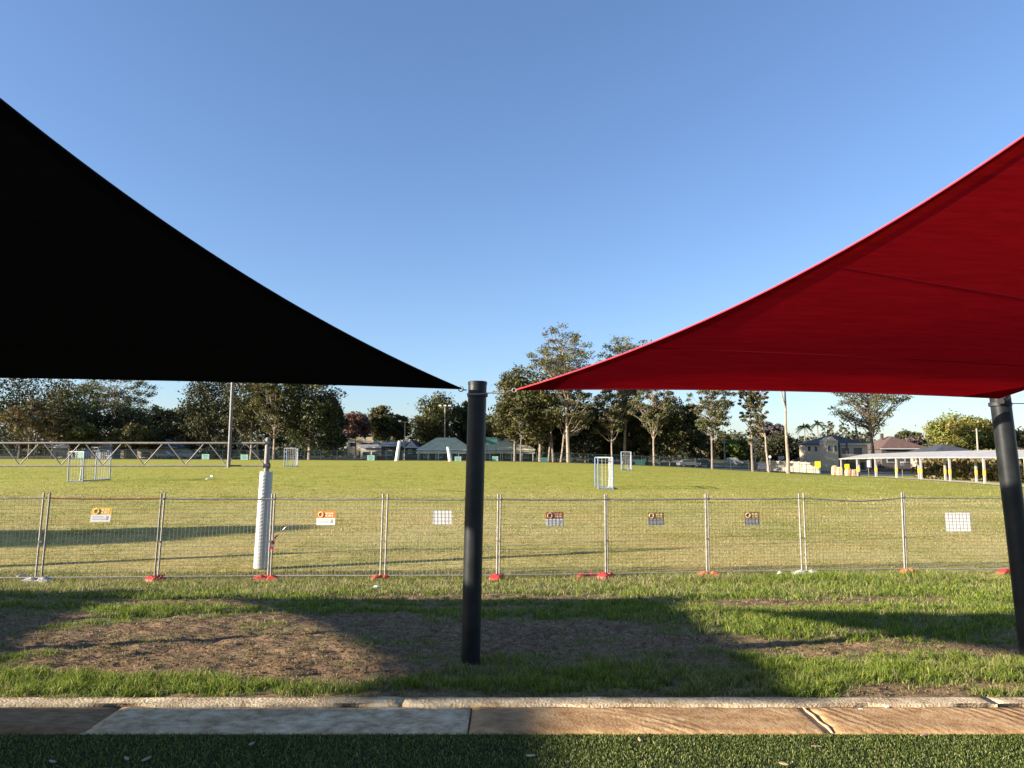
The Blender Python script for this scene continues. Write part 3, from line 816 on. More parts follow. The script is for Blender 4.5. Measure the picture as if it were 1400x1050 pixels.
x, y = jx(6, -.42); fence_foot(x, y + .12, .25, M_FRED, 'farther of two red feet under one fence post', (.5, .22, .12))

def sign(k, px, py, w, h, mtop, mbot, label, behind, tilt=0.0, marks=True):
    a, b, ta, tb_, u = panels[k]
    Y = a.y + (b.y - a.y) * .5
    p = at(px, py, Y)
    t = max(0, min(1, (p - a).dot(u) / (b - a).dot(u)))
    Yp = a.y + (b.y - a.y) * t
    p = at(px, py, Yp)
    off = .03 if behind else -.03
    root = tag(empty('fence_sign', (p.x, p.y + off, p.z), math.atan2(u.y, u.x)), label, 'sign', 'printed signs wired to the temporary fence')
    sh = Matrix.Rotation(tilt, 3, 'Y')
    def plate(z0, z1, m_, nm, dy=0, x0=-w / 2, x1=w / 2, th=.005):
        mb = MB(); mb.box(((x0 + x1) / 2, dy, (z0 + z1) / 2), (x1 - x0, th, z1 - z0))
        mb.v = [tuple(Vector((v[0] + tilt * v[2], v[1], v[2]))) for v in mb.v]
        return mb.build(nm, m_, root)
    if mtop is None:
        plate(-h / 2, h / 2, mbot, 'board')
        if marks:
            for i in range(4): plate(-h / 2 + .06 + i * .075, -h / 2 + .075 + i * .075, M_PRINT, 'print_line', -.004, -w / 2 + .05, w / 2 - .05 - .06 * (i % 2), .002)
    else:
        plate(0, h / 2, mtop, 'header'); plate(-h / 2, 0, mbot, 'board')
        if marks:
            r = MB()
            pts = [( -w * .27 + math.cos(2 * math.pi * i / 18) * h * .17, -.005, h * .25 + math.sin(2 * math.pi * i / 18) * h * .17) for i in range(19)]
            pts = [(q[0] + tilt * q[2], q[1], q[2]) for q in pts]
            r.tube(pts, .011, 5, caps=False); r.build('emblem', M_PRINTC, root)
            for zz, segs in ((h * .33, [(-.02, .10), (.14, .24), (.27, .40)]), (h * .16, [(-.02, .08), (.12, .28), (.31, .38)])):
                for (s0, s1) in segs: plate(zz - h * .055, zz + h * .055, M_PRINTC, 'print_mark', -.004, w * s0, w * s1, .002)
            for i in range(3): plate(-h * .14 - i * h * .1, -h * .11 - i * h * .1, M_PRINT, 'print_line', -.004, -w * .4, w * (.1 + .08 * i), .002)
            plate(-h * .36, -h * .10, M_PRINT, 'print_block', -.004, w * .26, w * .36, .002)
    return root
sign(1, 139.5, 703.5, .40, .295, M_SIGNY, M_SIGNW, 'yellow and white sign on the rusty railed fence panel', False, .13)
sign(3, 446, 708, .40, .30, M_SIGNO, M_SIGNW, 'bright orange and white sign right of the padded goal leg', False)
sign(4, 604.5, 707.5, .40, .30, None, M_SIGNW, 'small white sign behind the mesh left of the middle post', True, 0, False)
sign(5, 758.5, 709.5, .40, .30, M_SIGNR, M_SIGNW, 'rust orange and white sign behind the mesh right of the middle post', True)
sign(6, 897, 709.5, .37, .29, M_SIGNB, M_SIGNG, 'brown and blue grey sign behind the mesh', True)
sign(7, 1029, 709, .36, .30, M_SIGNB, M_SIGNG, 'small dark orange over blue grey sign', True)
sign(9, 1311, 714, .58, .43, None, M_SIGNW, 'large white rounded sign near the right hand shade post', True, 0, False)

# red and white barrier tape knotted to a fence post
a, b, ta, tb_, u = panels[3]
def tape():
    root = tag(empty('barrier_tape', at(373, 742, 15.45)), 'loose end of red and white barrier tape blowing from a fence post', 'tape')
    pts = [Vector((-.02, 0, -.15)), Vector((0, -.02, -.02)), Vector((.05, -.04, .10)), Vector((.16, -.03, .22)), Vector((.26, .0, .33)), Vector((.38, .02, .37))]
    mr = mat('tape_red', (.62, .03, .04), .5, .1, 9); mw = mat('tape_white', (.8, .78, .75), .5, .05, 9)
    for i in range(len(pts) - 1):
        for j in range(2):
            p, q = pts[i].lerp(pts[i + 1], j / 2), pts[i].lerp(pts[i + 1], (j + 1) / 2)
            t0, t1 = i * .7 + j * .35, i * .7 + j * .35 + .35
            w0, w1 = Vector((.035 * math.cos(t0), .03 * math.sin(t0), -.02)), Vector((.035 * math.cos(t1), .03 * math.sin(t1), -.02))
            n = Vector((0, .002, .001))
            mb = MB().add([p - w0 - n, p + w0 - n, q + w1 - n, q - w1 - n, p - w0 + n, p + w0 + n, q + w1 + n, q - w1 + n],
                          [(0, 1, 2, 3), (7, 6, 5, 4), (0, 4, 5, 1), (1, 5, 6, 2), (2, 6, 7, 3), (3, 7, 4, 0)])
            mb.build('stripe', mr if (i * 2 + j) % 2 == 0 else mw, root)
tape()

# ------------------------------------------------------------------ combination goal (padded leg, lattice crossbar, uprights)
def big_goal():
    Y = 17.2
    xr, yr = -5.98, Y
    xl, yl = xr - 7.85, Y - .12
    zb = GZ(xr, yr)
    m_g = mat('weathered_goal_steel', (.19, .17, .15), .6, .2, 9, .1, 50, metal=.05)
    m_p = mat('white_vinyl_pad', (.42, .42, .41), .5, .08, 5, .15, 25)
    root = tag(empty('goal', (xr, yr, zb)), 'large goal with lattice crossbar, tall upright and white padded leg', 'goal')
    o_ = Vector((xr, yr, zb))
    for (x, y) in ((xr, yr), (xl, yl)):
        z0 = GZ(x, y) - zb
        leg = MB(); leg.tube([(x - xr, y - yr, z0 - .2), (x - xr + .085, y - yr, 3.06)], .062, 16); leg.build('leg', m_g, root, True)
        cap = MB(); cap.lathe([(.062, 0), (.060, .03), (.045, .055), (.02, .065)], (x - xr + .085, y - yr, 3.06), 14); cap.build('leg_cap', m_g, root, True)
        pad = MB(); n = 18
        pts = [(x - xr + .005, y - yr, z0 + .03), (x - xr + .035, y - yr, z0 + 1.2), (x - xr + .07, y - yr, z0 + 2.30)]
        pad.tube(pts, [.165, .155, .15], n); po = pad.build('pad', m_p, root, True)
        lace = MB()
        for i in range(26):
            za, zb_ = z0 + .1 + i * .083, z0 + .1 + i * .083 + .06
            fx = .005 + .0285 * (za / 1.2)
            sgn = 1 if i % 2 else -1
            lace.tube([(x - xr + fx - .045, y - yr - .155, za), (x - xr + fx + .02, y - yr - .163, zb_)], .0045, 5)
        lace.build('lace', m_p, po, True)
        sl = MB(); sl.tube([(x - xr + .07 - .06, y - yr - .0, 2.44), (x - xr + .07 + .07, y - yr, 2.44)], .075, 12); sl.build('clamp', M_BLACK, root, True)
        sl = MB(); sl.tube([(x - xr + .085 - .05, y - yr, 2.985), (x - xr + .085 + .06, y - yr, 2.985)], .07, 12); sl.build('clamp', M_BLACK, root, True)
    W = xl - xr; dy = yl - yr
    P_ = lambda t, z: (t * W + .075, t * dy, z)
    MB().tube([P_(0, 2.985), P_(1, 2.985)], .027, 10).build('top_chord', m_g, root, True)
    MB().tube([P_(0, 2.44), P_(1, 2.44)], .022, 10).build('bottom_chord', m_g, root, True)
    per = .985
    nV = 8
    for i in range(nV):
        c = (.97 + i * per) / 7.85
        MB().tube([P_(c, 2.46), P_(max(.01, c - .415 / 7.85), 2.955)], .013, 6).build('brace', m_g, root, True)
        MB().tube([P_(c, 2.46), P_(min(.99, c + .415 / 7.85), 2.955)], .013, 6).build('brace', m_g, root, True)
    MB().tube([P_(.06 / 7.85, 2.46), P_(.5 / 7.85, 2.955)], .013, 6).build('brace', m_g, root, True)
    for t in (.89 / 7.85, 1 - .89 / 7.85):
        x0, y0, _ = P_(t, 0)
        MB().tube([(x0, y0 - .06, 2.40), (x0 + .02, y0 - .06, 4.6), (x0 + .045, y0 - .06, 6.7)], [.040, .037, .034], 12).build('upright', m_g, root, True)
    return root
big_goal()

# ------------------------------------------------------------------ small box goals on the field
M_GBLUE = mat('blue_goal_tube', (.16, .22, .34), .5, .15, 8)
M_NET = mat('white_net_cord', (.48, .47, .44), .8, .1, 8)
def small_goal(p0, va, vb, H, label, pad=False):
    """p0 base corner; va short side, vb long side (ground vectors)"""
    p0 = Vector((*p0, 0)); va = Vector((*va, 0)); vb = Vector((*vb, 0))
    c = p0 + va / 2 + vb / 2
    zb = GZ(c.x, c.y)
    root = tag(empty('small_goal', (c.x, c.y, zb)), label, 'goal', 'portable box goals on the field')
    q = lambda s, t, z: tuple(p0 + va * s + vb * t - c + Vector((0, 0, z)))
    for (s, t) in ((0, 0), (1, 0), (0, 1), (1, 1)):
        MB().tube([q(s, t, -.03), q(s, t, H)], .042, 8).build('post', M_GBLUE if t == 0 else M_GBLUE, root, True)
    for (s, t, s2, t2, z) in ((0, 0, 1, 0, H), (0, 1, 1, 1, H), (0, 0, 0, 1, H), (1, 0, 1, 1, H), (0, 0, 1, 0, .05), (0, 1, 1, 1, .05), (1, 0, 1, 1, .05)):
        MB().tube([q(s, t, z), q(s2, t2, z)], .035, 8).build('bar', M_WHITE if (z > 1 and t == t2) else M_GBLUE, root, True)
    net = MB(); r = .0045
    na, nb, nz = int(va.length / .2), int(vb.length / .2), int(H / .2)
    for i in range(nb + 1):
        net.tube([q(1, i / nb, .05), q(1, i / nb, H), q(.25, i / nb, H)], r, 3, caps=False)
    for i in range(nz + 1):
        net.tube([q(0, 0, H * i / nz), q(1, 0, H * i / nz), q(1, 1, H * i / nz), q(0, 1, H * i / nz)], r, 3, caps=False)
    for t in (0, 1):
        for i in range(na + 1): net.tube([q(i / na, t, .05), q(i / na, t, H)], r, 3, caps=False)
    for i in range(na + 1): net.tube([q(i / na, 0, H), q(i / na, 1, H)], r, 3, caps=False)
    tag(net.build('net', M_NET, root), kind='stuff')
    fold = MB(); fold.tube([q(.72, .05, H * .82), q(.78, .05, H * .5), q(.74, .05, .2), q(.68, .08, .06)], [.03, .025, .05, .10], 6); fold.build('net_fold', M_NET, root, True)
small_goal((-29.8, 48.0), (1.0, 0), (.45, 2.4), 1.98, 'blue framed box goal seen through the lattice crossbar')
small_goal((5.43, 45.0), (.93, 0), (.11, 2.6), 1.95, 'nearer box goal standing alone on the field below the red sail')
small_goal((11.98, 78.0), (1.1, .2), (.35, 2.6), 2.0, 'farther small box goal in front of the tall gum trees')
small_goal((-24.9, 78.0), (1.2, .2), (-.55, 2.6), 2.0, 'far box goal just right of the lattice crossbar')

# ------------------------------------------------------------------ trees
BARK = {'pale': mat('pale_gum_bark', (.27, .21, .155), .85, .3, 2.5, .3, 9), 'brown': mat('brown_bark', (.10, .075, .055), .9, .3, 4, .4, 12),
        'grey': mat('grey_bark', (.19, .155, .125), .9, .3, 3, .4, 10)}
LEAFC = {'dark': (.038, .040, .014), 'olive': (.085, .082, .022), 'gum': (.105, .100, .038), 'brown': (.12, .092, .036), 'red': (.16, .085, .05), 'bright': (.125, .165, .030),
         'yellow': (.165, .160, .032), 'jac': (.13, .105, .105), 'mid': (.060, .062, .020)}

def foliage_mesh(name, centres, radii, nleaf, size, col, r, flat=.7, var=.35, droop=.2, out_=.05):
    """leaf sprays scattered through a set of clumps"""
    n = len(centres)
    cnt = np.maximum(8, (nleaf * (radii / radii.mean()) ** 1.6).astype(int))
    ci = np.repeat(np.arange(n), cnt)
    N = len(ci)
    d = r.normal(size=(N, 3)); d /= np.linalg.norm(d, axis=1)[:, None] + 1e-9
    rad = r.random(N) ** .45 * np.where(r.random(N) < out_, 1.5, 1.0)
    stv = np.stack([r.uniform(.75, 1.4, n), r.uniform(.75, 1.4, n), r.uniform(.65, 1.2, n)], 1)
    p = centres[ci] + d * (rad * radii[ci])[:, None] * np.array([1, 1, flat]) * stv[ci]
    p[:, 2] -= droop * r.random(N) * radii[ci]
    nrm = d + r.normal(size=(N, 3)) * .9
    nrm /= np.linalg.norm(nrm, axis=1)[:, None]
    t = np.cross(nrm, r.normal(size=(N, 3))); t /= np.linalg.norm(t, axis=1)[:, None] + 1e-9
    b = np.cross(nrm, t)
    s = size * (.55 + .9 * r.random(N))[:, None]
    V = np.stack([p - t * s, p + b * s * .5, p + t * s, p - b * s * .5], 1)
    cc = np.array(col) * (1 + var * (r.random((n, 1)) - .5) * 1.6)[ci] * (.65 + .7 * r.random((N, 1)))
    cc = cc * (1 + (r.random((n, 3)) - .5)[ci] * .25)
    f = np.arange(N)[:, None] * 4 + np.array([[0, 1, 2, 3]])
    return np_mesh(name, V.reshape(-1, 3), [f], np.repeat(cc, 4, 0).clip(0, 1))

def tree(px, Y, top, hw, lo, style, colour, bark, label, name='tree', tpx=None, ncl=None, lean=0.0, nleaf=None, twin=None, seed=None, trunk_r=None, lsize=None, group='trees beyond the playing field', fork=None):
    """px, top, hw, lo: where the crown stands in the picture (centre, top, half width, lowest leaves), turned into metres at depth Y"""
    m_px = Y / FPX
    r = np.random.default_rng(seed if seed is not None else int(px * 7 + Y))
    cx = (px - 700) * m_px
    tx = ((tpx if tpx is not None else px) - 700) * m_px
    zb = GZ(tx, Y)
    ztop = EYE + (617 - top) * m_px; zlo = EYE + (617 - lo) * m_px
    H = ztop - zb; h0 = max(.5, zlo - zb); R_ = hw * m_px
    airy = style == 'euc'
    ncl = int((ncl or (34 if airy else 46)) * (2.3 if airy else 1.25))
    cz, rz = (H + h0) / 2, (H - h0) / 2
    k = ncl * 3
    d = r.normal(size=(k, 3)); d /= np.linalg.norm(d, axis=1)[:, None]
    q = d * (r.random(k) ** (.38 if airy else .42))[:, None]
    if airy: q[:, 0] *= 1 - .35 * np.clip(-q[:, 2], 0, 1)                   # vase shaped
    # keep clumps apart
    keep = [0]
    md = (.20 if airy else .25)
    for i in range(1, k):
        if len(keep) >= ncl: break
        if min(np.linalg.norm(q[i] - q[j]) for j in keep) > md * (1 - i / k * .6): keep.append(i)
    q = q[keep]
    jit = 1 + .22 * (r.random((len(q), 1)) - .5)
    cr_ = (R_ * (.135 if airy else .29)) * (.65 + .7 * r.random(len(q)))
    cr_ = np.minimum(cr_, max(rz * .5, .6))
    shr = 1 - (.12 if airy else .24)
    cen = q * np.array([R_ * shr, R_ * shr, rz * (1 - .10)]) * jit + np.array([cx - tx, 0, cz])
    root = tag(empty(name, (tx, Y, zb)), label, 'tree', group)
    # skeleton
    tr = trunk_r or max(.12, H * (.012 if airy else .016))
    topz = h0 + (H - h0) * (.72 if airy else .6)
    npt = 8
    sway = r.normal(size=(npt, 2)) * H * .008
    path = []
    for i in range(npt):
        t = i / (npt - 1)
        path.append(Vector((lean * t * (1 - .3 * t) + (cx - tx) * t * .8 + sway[i, 0] * t, sway[i, 1] * t, -.3 + (topz + .3) * t)))
    mb = MB()
    mb.tube(path, [tr * (1.25 if i == 0 else 1) * (1 - .75 * i / (npt - 1)) for i in range(npt)], 8)
    if fork:
        j = int(npt * fork); w = [path[j] + Vector((-.9 * (i / 5) ** .8 * R_ * .5, 0, (topz - path[j].z) * i / 5)) for i in range(6)]
        mb.tube(w, [tr * .5 * (1 - .7 * i / 5) for i in range(6)], 7)
    if twin:
        for (dx, dl, tt) in twin:
            w = [Vector((dx + dl * (i / 5), .3, -.3 + topz * tt * i / 5)) for i in range(6)]
            mb.tube(w, [tr * .8 * (1 - .6 * i / 5) for i in range(6)], 7)
    for i in range(len(cen)):
        c = Vector(cen[i])
        zz = max(h0 * .75 + .1, c.z - (.35 + .45 * r.random()) * math.hypot(c.x - path[4].x, c.y) - .1 * rz)
        zz = min(zz, topz * .98)
        t = (zz + .3) / (topz + .3) * (npt - 1); j = min(npt - 2, int(t))
        a = path[j].lerp(path[j + 1], t - j)
        mid = a.lerp(c, .5) + Vector((0, 0, -.10 * (c - a).length + r.normal() * .05 * R_))
        rr = tr * (.42 if airy else .3) * (1 - .6 * zz / topz) + .025
        mb.tube([a, a.lerp(mid, .5) + Vector((r.normal() * .04 * R_, 0, 0)), mid, mid.lerp(c, .6), c], [rr, rr * .8, rr * .6, rr * .4, .02], 4, caps=False)
        if airy:
            for s_ in range(1):
                e = c + Vector(r.normal(size=3)) * float(cr_[i]) * .6
                mb.tube([mid.lerp(c, .5), e], [rr * .4, .012], 4, caps=False)
    mb.build('trunk', BARK[bark], root, True)
    size = lsize or (.185 if airy else .255) * (Y / 140) ** .6
    nl = int((nleaf or (105 if airy else 150)) * (.72 if airy else 1.0))
    me = foliage_mesh('crown', cen, cr_, nl, size, LEAFC[colour], r, .62 if airy else .75, out_=.15 if airy else .05)
    link('crown', me, M_LEAF, root)
    return root

T = [
 # left of the middle post
 (30, 150, 492, 82, 612, 'dense', 'dark', 'brown', 'dense dark tree at the far left under the black sail', {}),
 (98, 142, 512, 48, 606, 'dense', 'mid', 'brown', 'dark broad tree just right of the leftmost dark tree', {}),
 (158, 190, 500, 54, 572, 'euc', 'gum', 'pale', 'pale airy gum tree rising behind the left trees', {'nleaf': 150}),
 (165, 150, 549, 58, 610, 'dense', 'mid', 'brown', 'wide dark green tree in front of the pale airy gum', {}),
 (42, 133, 546, 36, 600, 'euc', 'brown', 'pale', 'brownish low gum with thin pale trunks at the far left', {'twin': [(.8, .6, .8)], 'nleaf': 130}),
 (74, 134, 562, 22, 602, 'euc', 'brown', 'pale', 'small brownish gum next to the far left trees', {}),
 (112, 136, 575, 26, 612, 'dense', 'olive', 'brown', 'short olive tree left of the blue framed goal', {}),
 (180, 137, 580, 28, 614, 'dense', 'olive', 'brown', 'short olive tree above the blue framed goal', {}),
 (222, 165, 553, 34, 610, 'dense', 'mid', 'brown', 'mid green tree in the gap left of the tall upright', {}),
 (248, 185, 560, 30, 606, 'dense', 'olive', 'grey', 'grey olive tree in the low gap of the left treeline', {}),
 (206, 145, 582, 20, 612, 'dense', 'olive', 'brown', 'yellowish bush like tree above the dark roofed house', {}),
 (292, 142, 500, 50, 618, 'dense', 'dark', 'brown', 'tall dark tree directly left of the tall upright', {}),
 (266, 146, 552, 26, 618, 'dense', 'dark', 'brown', 'lower dark tree beside the tall dark one', {}),
 (345, 139, 490, 46, 604, 'dense', 'mid', 'pale', 'tall tree directly behind the tall upright', {'twin': [(1.2, -.6, .8)]}),
 (376, 134, 500, 38, 600, 'euc', 'olive', 'pale', 'olive gum with a pale trunk above the padded leg', {'nleaf': 170, 'ncl': 44}),
 (424, 137, 494, 50, 618, 'dense', 'mid', 'pale', 'large olive tree at the right end of the left treeline', {'ncl': 60}),
 (455, 142, 536, 24, 620, 'dense', 'dark', 'brown', 'dark tree at the end of the left treeline', {}),
 (487, 178, 562, 24, 602, 'dense', 'red', 'grey', 'red brown autumn tree beside the cream two storey house', {'nleaf': 110}),
 (500, 195, 566, 18, 596, 'euc', 'jac', 'grey', 'thin greyish tree behind the red brown one', {}),
 (522, 185, 555, 23, 604, 'dense', 'olive', 'grey', 'grey olive tree right of the red brown tree', {}),
 (547, 188, 565, 17, 602, 'dense', 'olive', 'grey', 'smaller olive tree left of the broad tree', {}),
 (598, 156, 540, 40, 609, 'dense', 'olive', 'brown', 'broad olive brown tree left of the middle post', {'ncl': 60}),
 (638, 160, 545, 26, 610, 'dense', 'mid', 'brown', 'dark tree half hidden by the middle post', {}),
 # right of the middle post
 (668, 160, 562, 20, 612, 'dense', 'mid', 'brown', 'dark tree just right of the middle post', {}),
 (704, 141, 498, 36, 608, 'dense', 'olive', 'grey', 'bushy olive gum right of the middle post', {'ncl': 60}),
 (738, 138, 500, 42, 606, 'dense', 'olive', 'pale', 'bushy olive gum under the tip of the red sail', {'twin': [(1.6, .9, .7), (2.6, -.6, .7)], 'ncl': 56}),
 (770, 135, 441, 52, 548, 'euc', 'gum', 'pale', 'tallest pale gum rising above the red sail', {'tpx': 777, 'ncl': 58, 'trunk_r': .36, 'nleaf': 105}),
 (782, 136, 512, 44, 600, 'euc', 'gum', 'pale', 'slender gum beside the tallest gum', {'tpx': 766, 'nleaf': 130}),
 (800, 142, 545, 42, 627, 'dense', 'dark', 'brown', 'dark undergrowth tree behind the tall gum trunks', {}),
 (760, 146, 560, 30, 625, 'dense', 'dark', 'brown', 'dark low tree behind the two pale leaning trunks', {}),
 (688, 152, 560, 30, 618, 'dense', 'mid', 'brown', 'dark tree behind the bushy gums right of the middle post', {}),
 (722, 150, 575, 30, 622, 'dense', 'dark', 'brown', 'low dark tree in front of the pale green hall', {}),
 (828, 150, 552, 34, 626, 'dense', 'mid', 'brown', 'dark tree behind the nearer box goal', {}),
 (884, 150, 548, 34, 626, 'dense', 'dark', 'brown', 'dark tree behind the straight pale trunk', {}),
 (712, 136, 535, 26, 596, 'euc', 'olive', 'grey', 'small olive gum beside the bushy gums', {}),
 (862, 140, 452, 58, 560, 'euc', 'gum', 'pale', 'gum tree whose crown shows along the red sail edge', {'tpx': 852, 'ncl': 64, 'nleaf': 120}),
 (836, 137, 520, 36, 606, 'euc', 'gum', 'pale', 'pale gum behind the nearer box goal', {'nleaf': 150}),
 (858, 145, 545, 36, 627, 'dense', 'mid', 'brown', 'dark tree behind the farther box goal', {}),
 (893, 132, 508, 36, 596, 'euc', 'gum', 'pale', 'gum with a straight pale trunk right of the farther box goal', {'nleaf': 160}),
 (915, 141, 540, 44, 627, 'dense', 'mid', 'brown', 'thick dark tree right of the straight pale trunk', {'ncl': 60}),
 (945, 143, 546, 24, 627, 'dense', 'dark', 'brown', 'dark tree at the right end of the middle treeline', {}),
 (972, 127, 505, 36, 604, 'euc', 'gum', 'grey', 'airy gum standing alone right of the middle treeline', {'ncl': 44, 'nleaf': 110}),
 (1026, 126, 500, 19, 612, 'euc', 'olive', 'grey', 'narrow gum with a dark trunk near the road', {'nleaf': 130, 'tpx': 1027}),
 (1036, 125, 505, 18, 600, 'euc', 'gum', 'pale', 'gum with a leaning pale trunk near the road', {'tpx': 1049, 'nleaf': 90}),
 (1073, 123, 478, 26, 528, 'euc', 'gum', 'pale', 'bare forked pale gum trunk under the red sail', {'tpx': 1075, 'trunk_r': .3, 'nleaf': 90, 'fork': .52}),
 (1062, 165, 590, 34, 632, 'dense', 'dark', 'brown', 'dark tree behind the bare forked trunk', {}),
 (1052, 190, 577, 24, 602, 'dense', 'jac', 'grey', 'mauve flowering tree behind the road', {}),
 (1008, 172, 598, 16, 626, 'dense', 'bright', 'brown', 'bright green small tree beside the road', {}),
 (990, 185, 592, 20, 628, 'dense', 'olive', 'brown', 'olive tree behind the road between two gums', {}),
 (1026, 180, 600, 16, 632, 'dense', 'brown', 'brown', 'brown green bushy tree by the power pole', {}),
 (962, 188, 590, 16, 630, 'dense', 'brown', 'brown', 'brownish tree behind the airy lone gum', {}),
 (1186, 152, 492, 56, 590, 'euc', 'gum', 'brown', 'large airy gum above the cream house', {'tpx': 1192, 'ncl': 46, 'nleaf': 115, 'trunk_r': .42, 'twin': [(-2.4, -1.2, .6)]}),
 (1312, 172, 566, 50, 618, 'dense', 'yellow', 'brown', 'round yellow green tree behind the covered walkway', {'ncl': 90}),
 (1352, 176, 580, 26, 618, 'dense', 'yellow', 'brown', 'yellow green tree behind the right hand shade post', {}),
 (1395, 165, 590, 22, 622, 'dense', 'mid', 'brown', 'dark tree right of the right hand shade post', {}),
 (1240, 200, 590, 22, 612, 'dense', 'mid', 'brown', 'far dark tree above the brown roof', {}),
 (1245, 190, 598, 14, 612, 'dense', 'jac', 'grey', 'small mauve tree beside the brown roof', {}),
 (1090, 185, 600, 22, 622, 'dense', 'dark', 'brown', 'dark tree below the two palms', {}),
]
for (px, Y, top, hw, lo, st, col, bk, lab, kw) in T: tree(px, Y, top, hw, lo, st, col, bk, lab, **kw)
# tree outside the view on the left whose shadow crosses the field
tree(700 - 45 / 13.3 * 970, 13.3, 617 - 8.2 / 13.3 * 970, 2.3 / 13.3 * 970, 617 - 2.0 / 13.3 * 970, 'dense', 'olive', 'brown', 'tree outside the view whose shadow crosses the field', seed=4, ncl=80, nleaf=170, lsize=.2)

def palm(px, Y, top, hw, label):
    m_px = Y / FPX; x = (px - 700) * m_px; zb = GZ(x, Y); H = EYE + (617 - top) * m_px - zb
    root = tag(empty('palm_tree', (x, Y, zb)), label, 'palm', 'palms behind the houses')
    r = np.random.default_rng(int(px))
    L = hw * m_px
    MB().tube([(0, 0, -.3), (.1, 0, H * .5), (0, 0, H - L * .6)], [.22, .18, .15], 8).build('trunk', BARK['grey'], root, True)
    V, Fc, Cc = [], [], []
    for k in range(26):
        a = r.random() * 2 * math.pi; e = r.uniform(-.5, 1.3)
        d = np.array([math.cos(a) * math.cos(e), math.sin(a) * math.cos(e), math.sin(e)])
        base = np.array([0, 0, H - L * .6])
        for s in range(14):
            t = (s + 1) / 14
            p = base + d * L * t + np.array([0, 0, -.55 * L * t * t])
            side = np.cross(d, [0, 0, 1]); side /= np.linalg.norm(side) + 1e-6
            for sg in (-1, 1):
                q = p + side * sg * L * .28 * (1.1 - t) + np.array([0, 0, -.16 * L]); b = len(V)
                V += [p, p + d * L * .09, q]; Fc.append((b, b + 1, b + 2)); Cc += [np.array((.06, .075, .03)) * r.uniform(.6, 1.4)] * 3
    link('crown', np_mesh('crown', np.array(V), [np.array(Fc)], np.array(Cc)), M_LEAF, root)
palm(1099, 205, 577, 11, 'left and fuller of the two palms behind the cream house')
palm(1117, 215, 573, 10, 'right and thinner of the two palms behind the cream house')

# far wooded skyline, one mass
def far_wood():
    r = np.random.default_rng(77)
    cen, rad = [], []
    for k in range(300):
        px = r.uniform(-60, 1480); Y = r.uniform(260, 420)
        x = (px - 700) / FPX * Y
        hgt = (9 + 7 * float(fbm(np.array([px * .013]), np.array([2.0]), 3)[0])) * (.75 + .5 * r.random())
        zb = GZ(x, Y)
        for j in range(4):
            R_ = r.uniform(2.2, 4.4)
            cen.append((x + r.normal() * 3, Y + r.normal() * 3, zb + max(1.5, hgt - R_ - j * 3.2))); rad.append(R_)
    for (a_, b_, top_, m_) in ((-40, 130, 540, 60), (130, 260, 575, 40), (260, 460, 540, 70), (670, 800, 552, 60), (790, 960, 556, 70), (570, 660, 575, 25)):
        for k in range(m_):                                   # nearer belts behind the tall trees
            px = r.uniform(a_, b_); Y = r.uniform(165, 195); x = (px - 700) / FPX * Y
            zt = EYE + (617 - top_ - r.uniform(-6, 20)) * Y / FPX; R_ = r.uniform(1.8, 3.2); zb = GZ(x, Y)
            cen.append((x, Y, zb + (zt - R_ - zb) * r.random() ** .6)); rad.append(R_)
    cen, rad = np.array(cen), np.array(rad)
    me = foliage_mesh('far_wood', cen, rad, 46, .8, (.056, .058, .026), r, .8, .5)
    tag(link('far_wood', me, M_LEAF), 'distant wooded skyline seen between nearer trees', 'woodland', kind='stuff')
far_wood()

# ------------------------------------------------------------------ perimeter fence, boards, poles
M_GRN = mat('dark_green_powder_coat', (.020, .045, .040), .6, .2, 5)
M_TEAL = mat('faded_green_board', (.24, .42, .35), .6, .15, 1.5)
M_TEALD = mat('dark_green_board', (.04, .13, .11), .6, .15, 2)
def perimeter_fence():
    pts = [(-112, 134), (-60, 133), (-8, 132), (14, 131), (30, 129), (45, 126), (56, 123)]
    root = tag(empty('perimeter_fence', (0, 131, GZ(0, 131))), 'long low dark green mesh fence along the far side of the field', 'fence')
    o_ = Vector((0, 131, GZ(0, 131)))
    H = 1.75
    w = MB(); pb = None
    P = []
    for i in range(len(pts) - 1):
        a, b = Vector((*pts[i], 0)), Vector((*pts[i + 1], 0)); n = max(1, round((b - a).length / 3.0))
        for k in range(n): P.append(a.lerp(b, k / n))
    P.append(Vector((*pts[-1], 0)))
    P = [Vector((p.x, p.y, GZ(p.x, p.y))) for p in P]
    pm = MB().tube([(0, 0, -.1), (0, 0, H + .03)], .045, 6).mesh('post')
    for p in P:
        o = link('post', pm, M_GRN, root); o.location = p - o_
    for i in range(len(P) - 1):
        a, b = P[i] - o_, P[i + 1] - o_
        for z, rr in ((H, .035), (H * .5, .022), (.06, .022)): MB_rail.tube([a + Vector((0, 0, z)), b + Vector((0, 0, z))], rr, 5, caps=False)
        L = (b - a).length
        for k in range(int(L / .16)):
            t = k / int(L / .16); q = a.lerp(b, t)
            w.add([q + Vector((-.006, 0, .05)), q + Vector((.006, 0, .05)), q + Vector((.006, 0, H)), q + Vector((-.006, 0, H)), q + Vector((0, .012, .05)), q + Vector((0, .012, H))], [(0, 1, 2, 3), (1, 4, 5, 2), (4, 0, 3, 5)])
        for k in range(8):
            z = .1 + k * .21; w.tube([a + Vector((0, 0, z)), b + Vector((0, 0, z))], .007, 3, caps=False)
    MB_rail.build('rails', M_GRN, root)
    tag(w.build('wire_mesh', M_GRN, root), kind='stuff')
MB_rail = MB()
perimeter_fence()

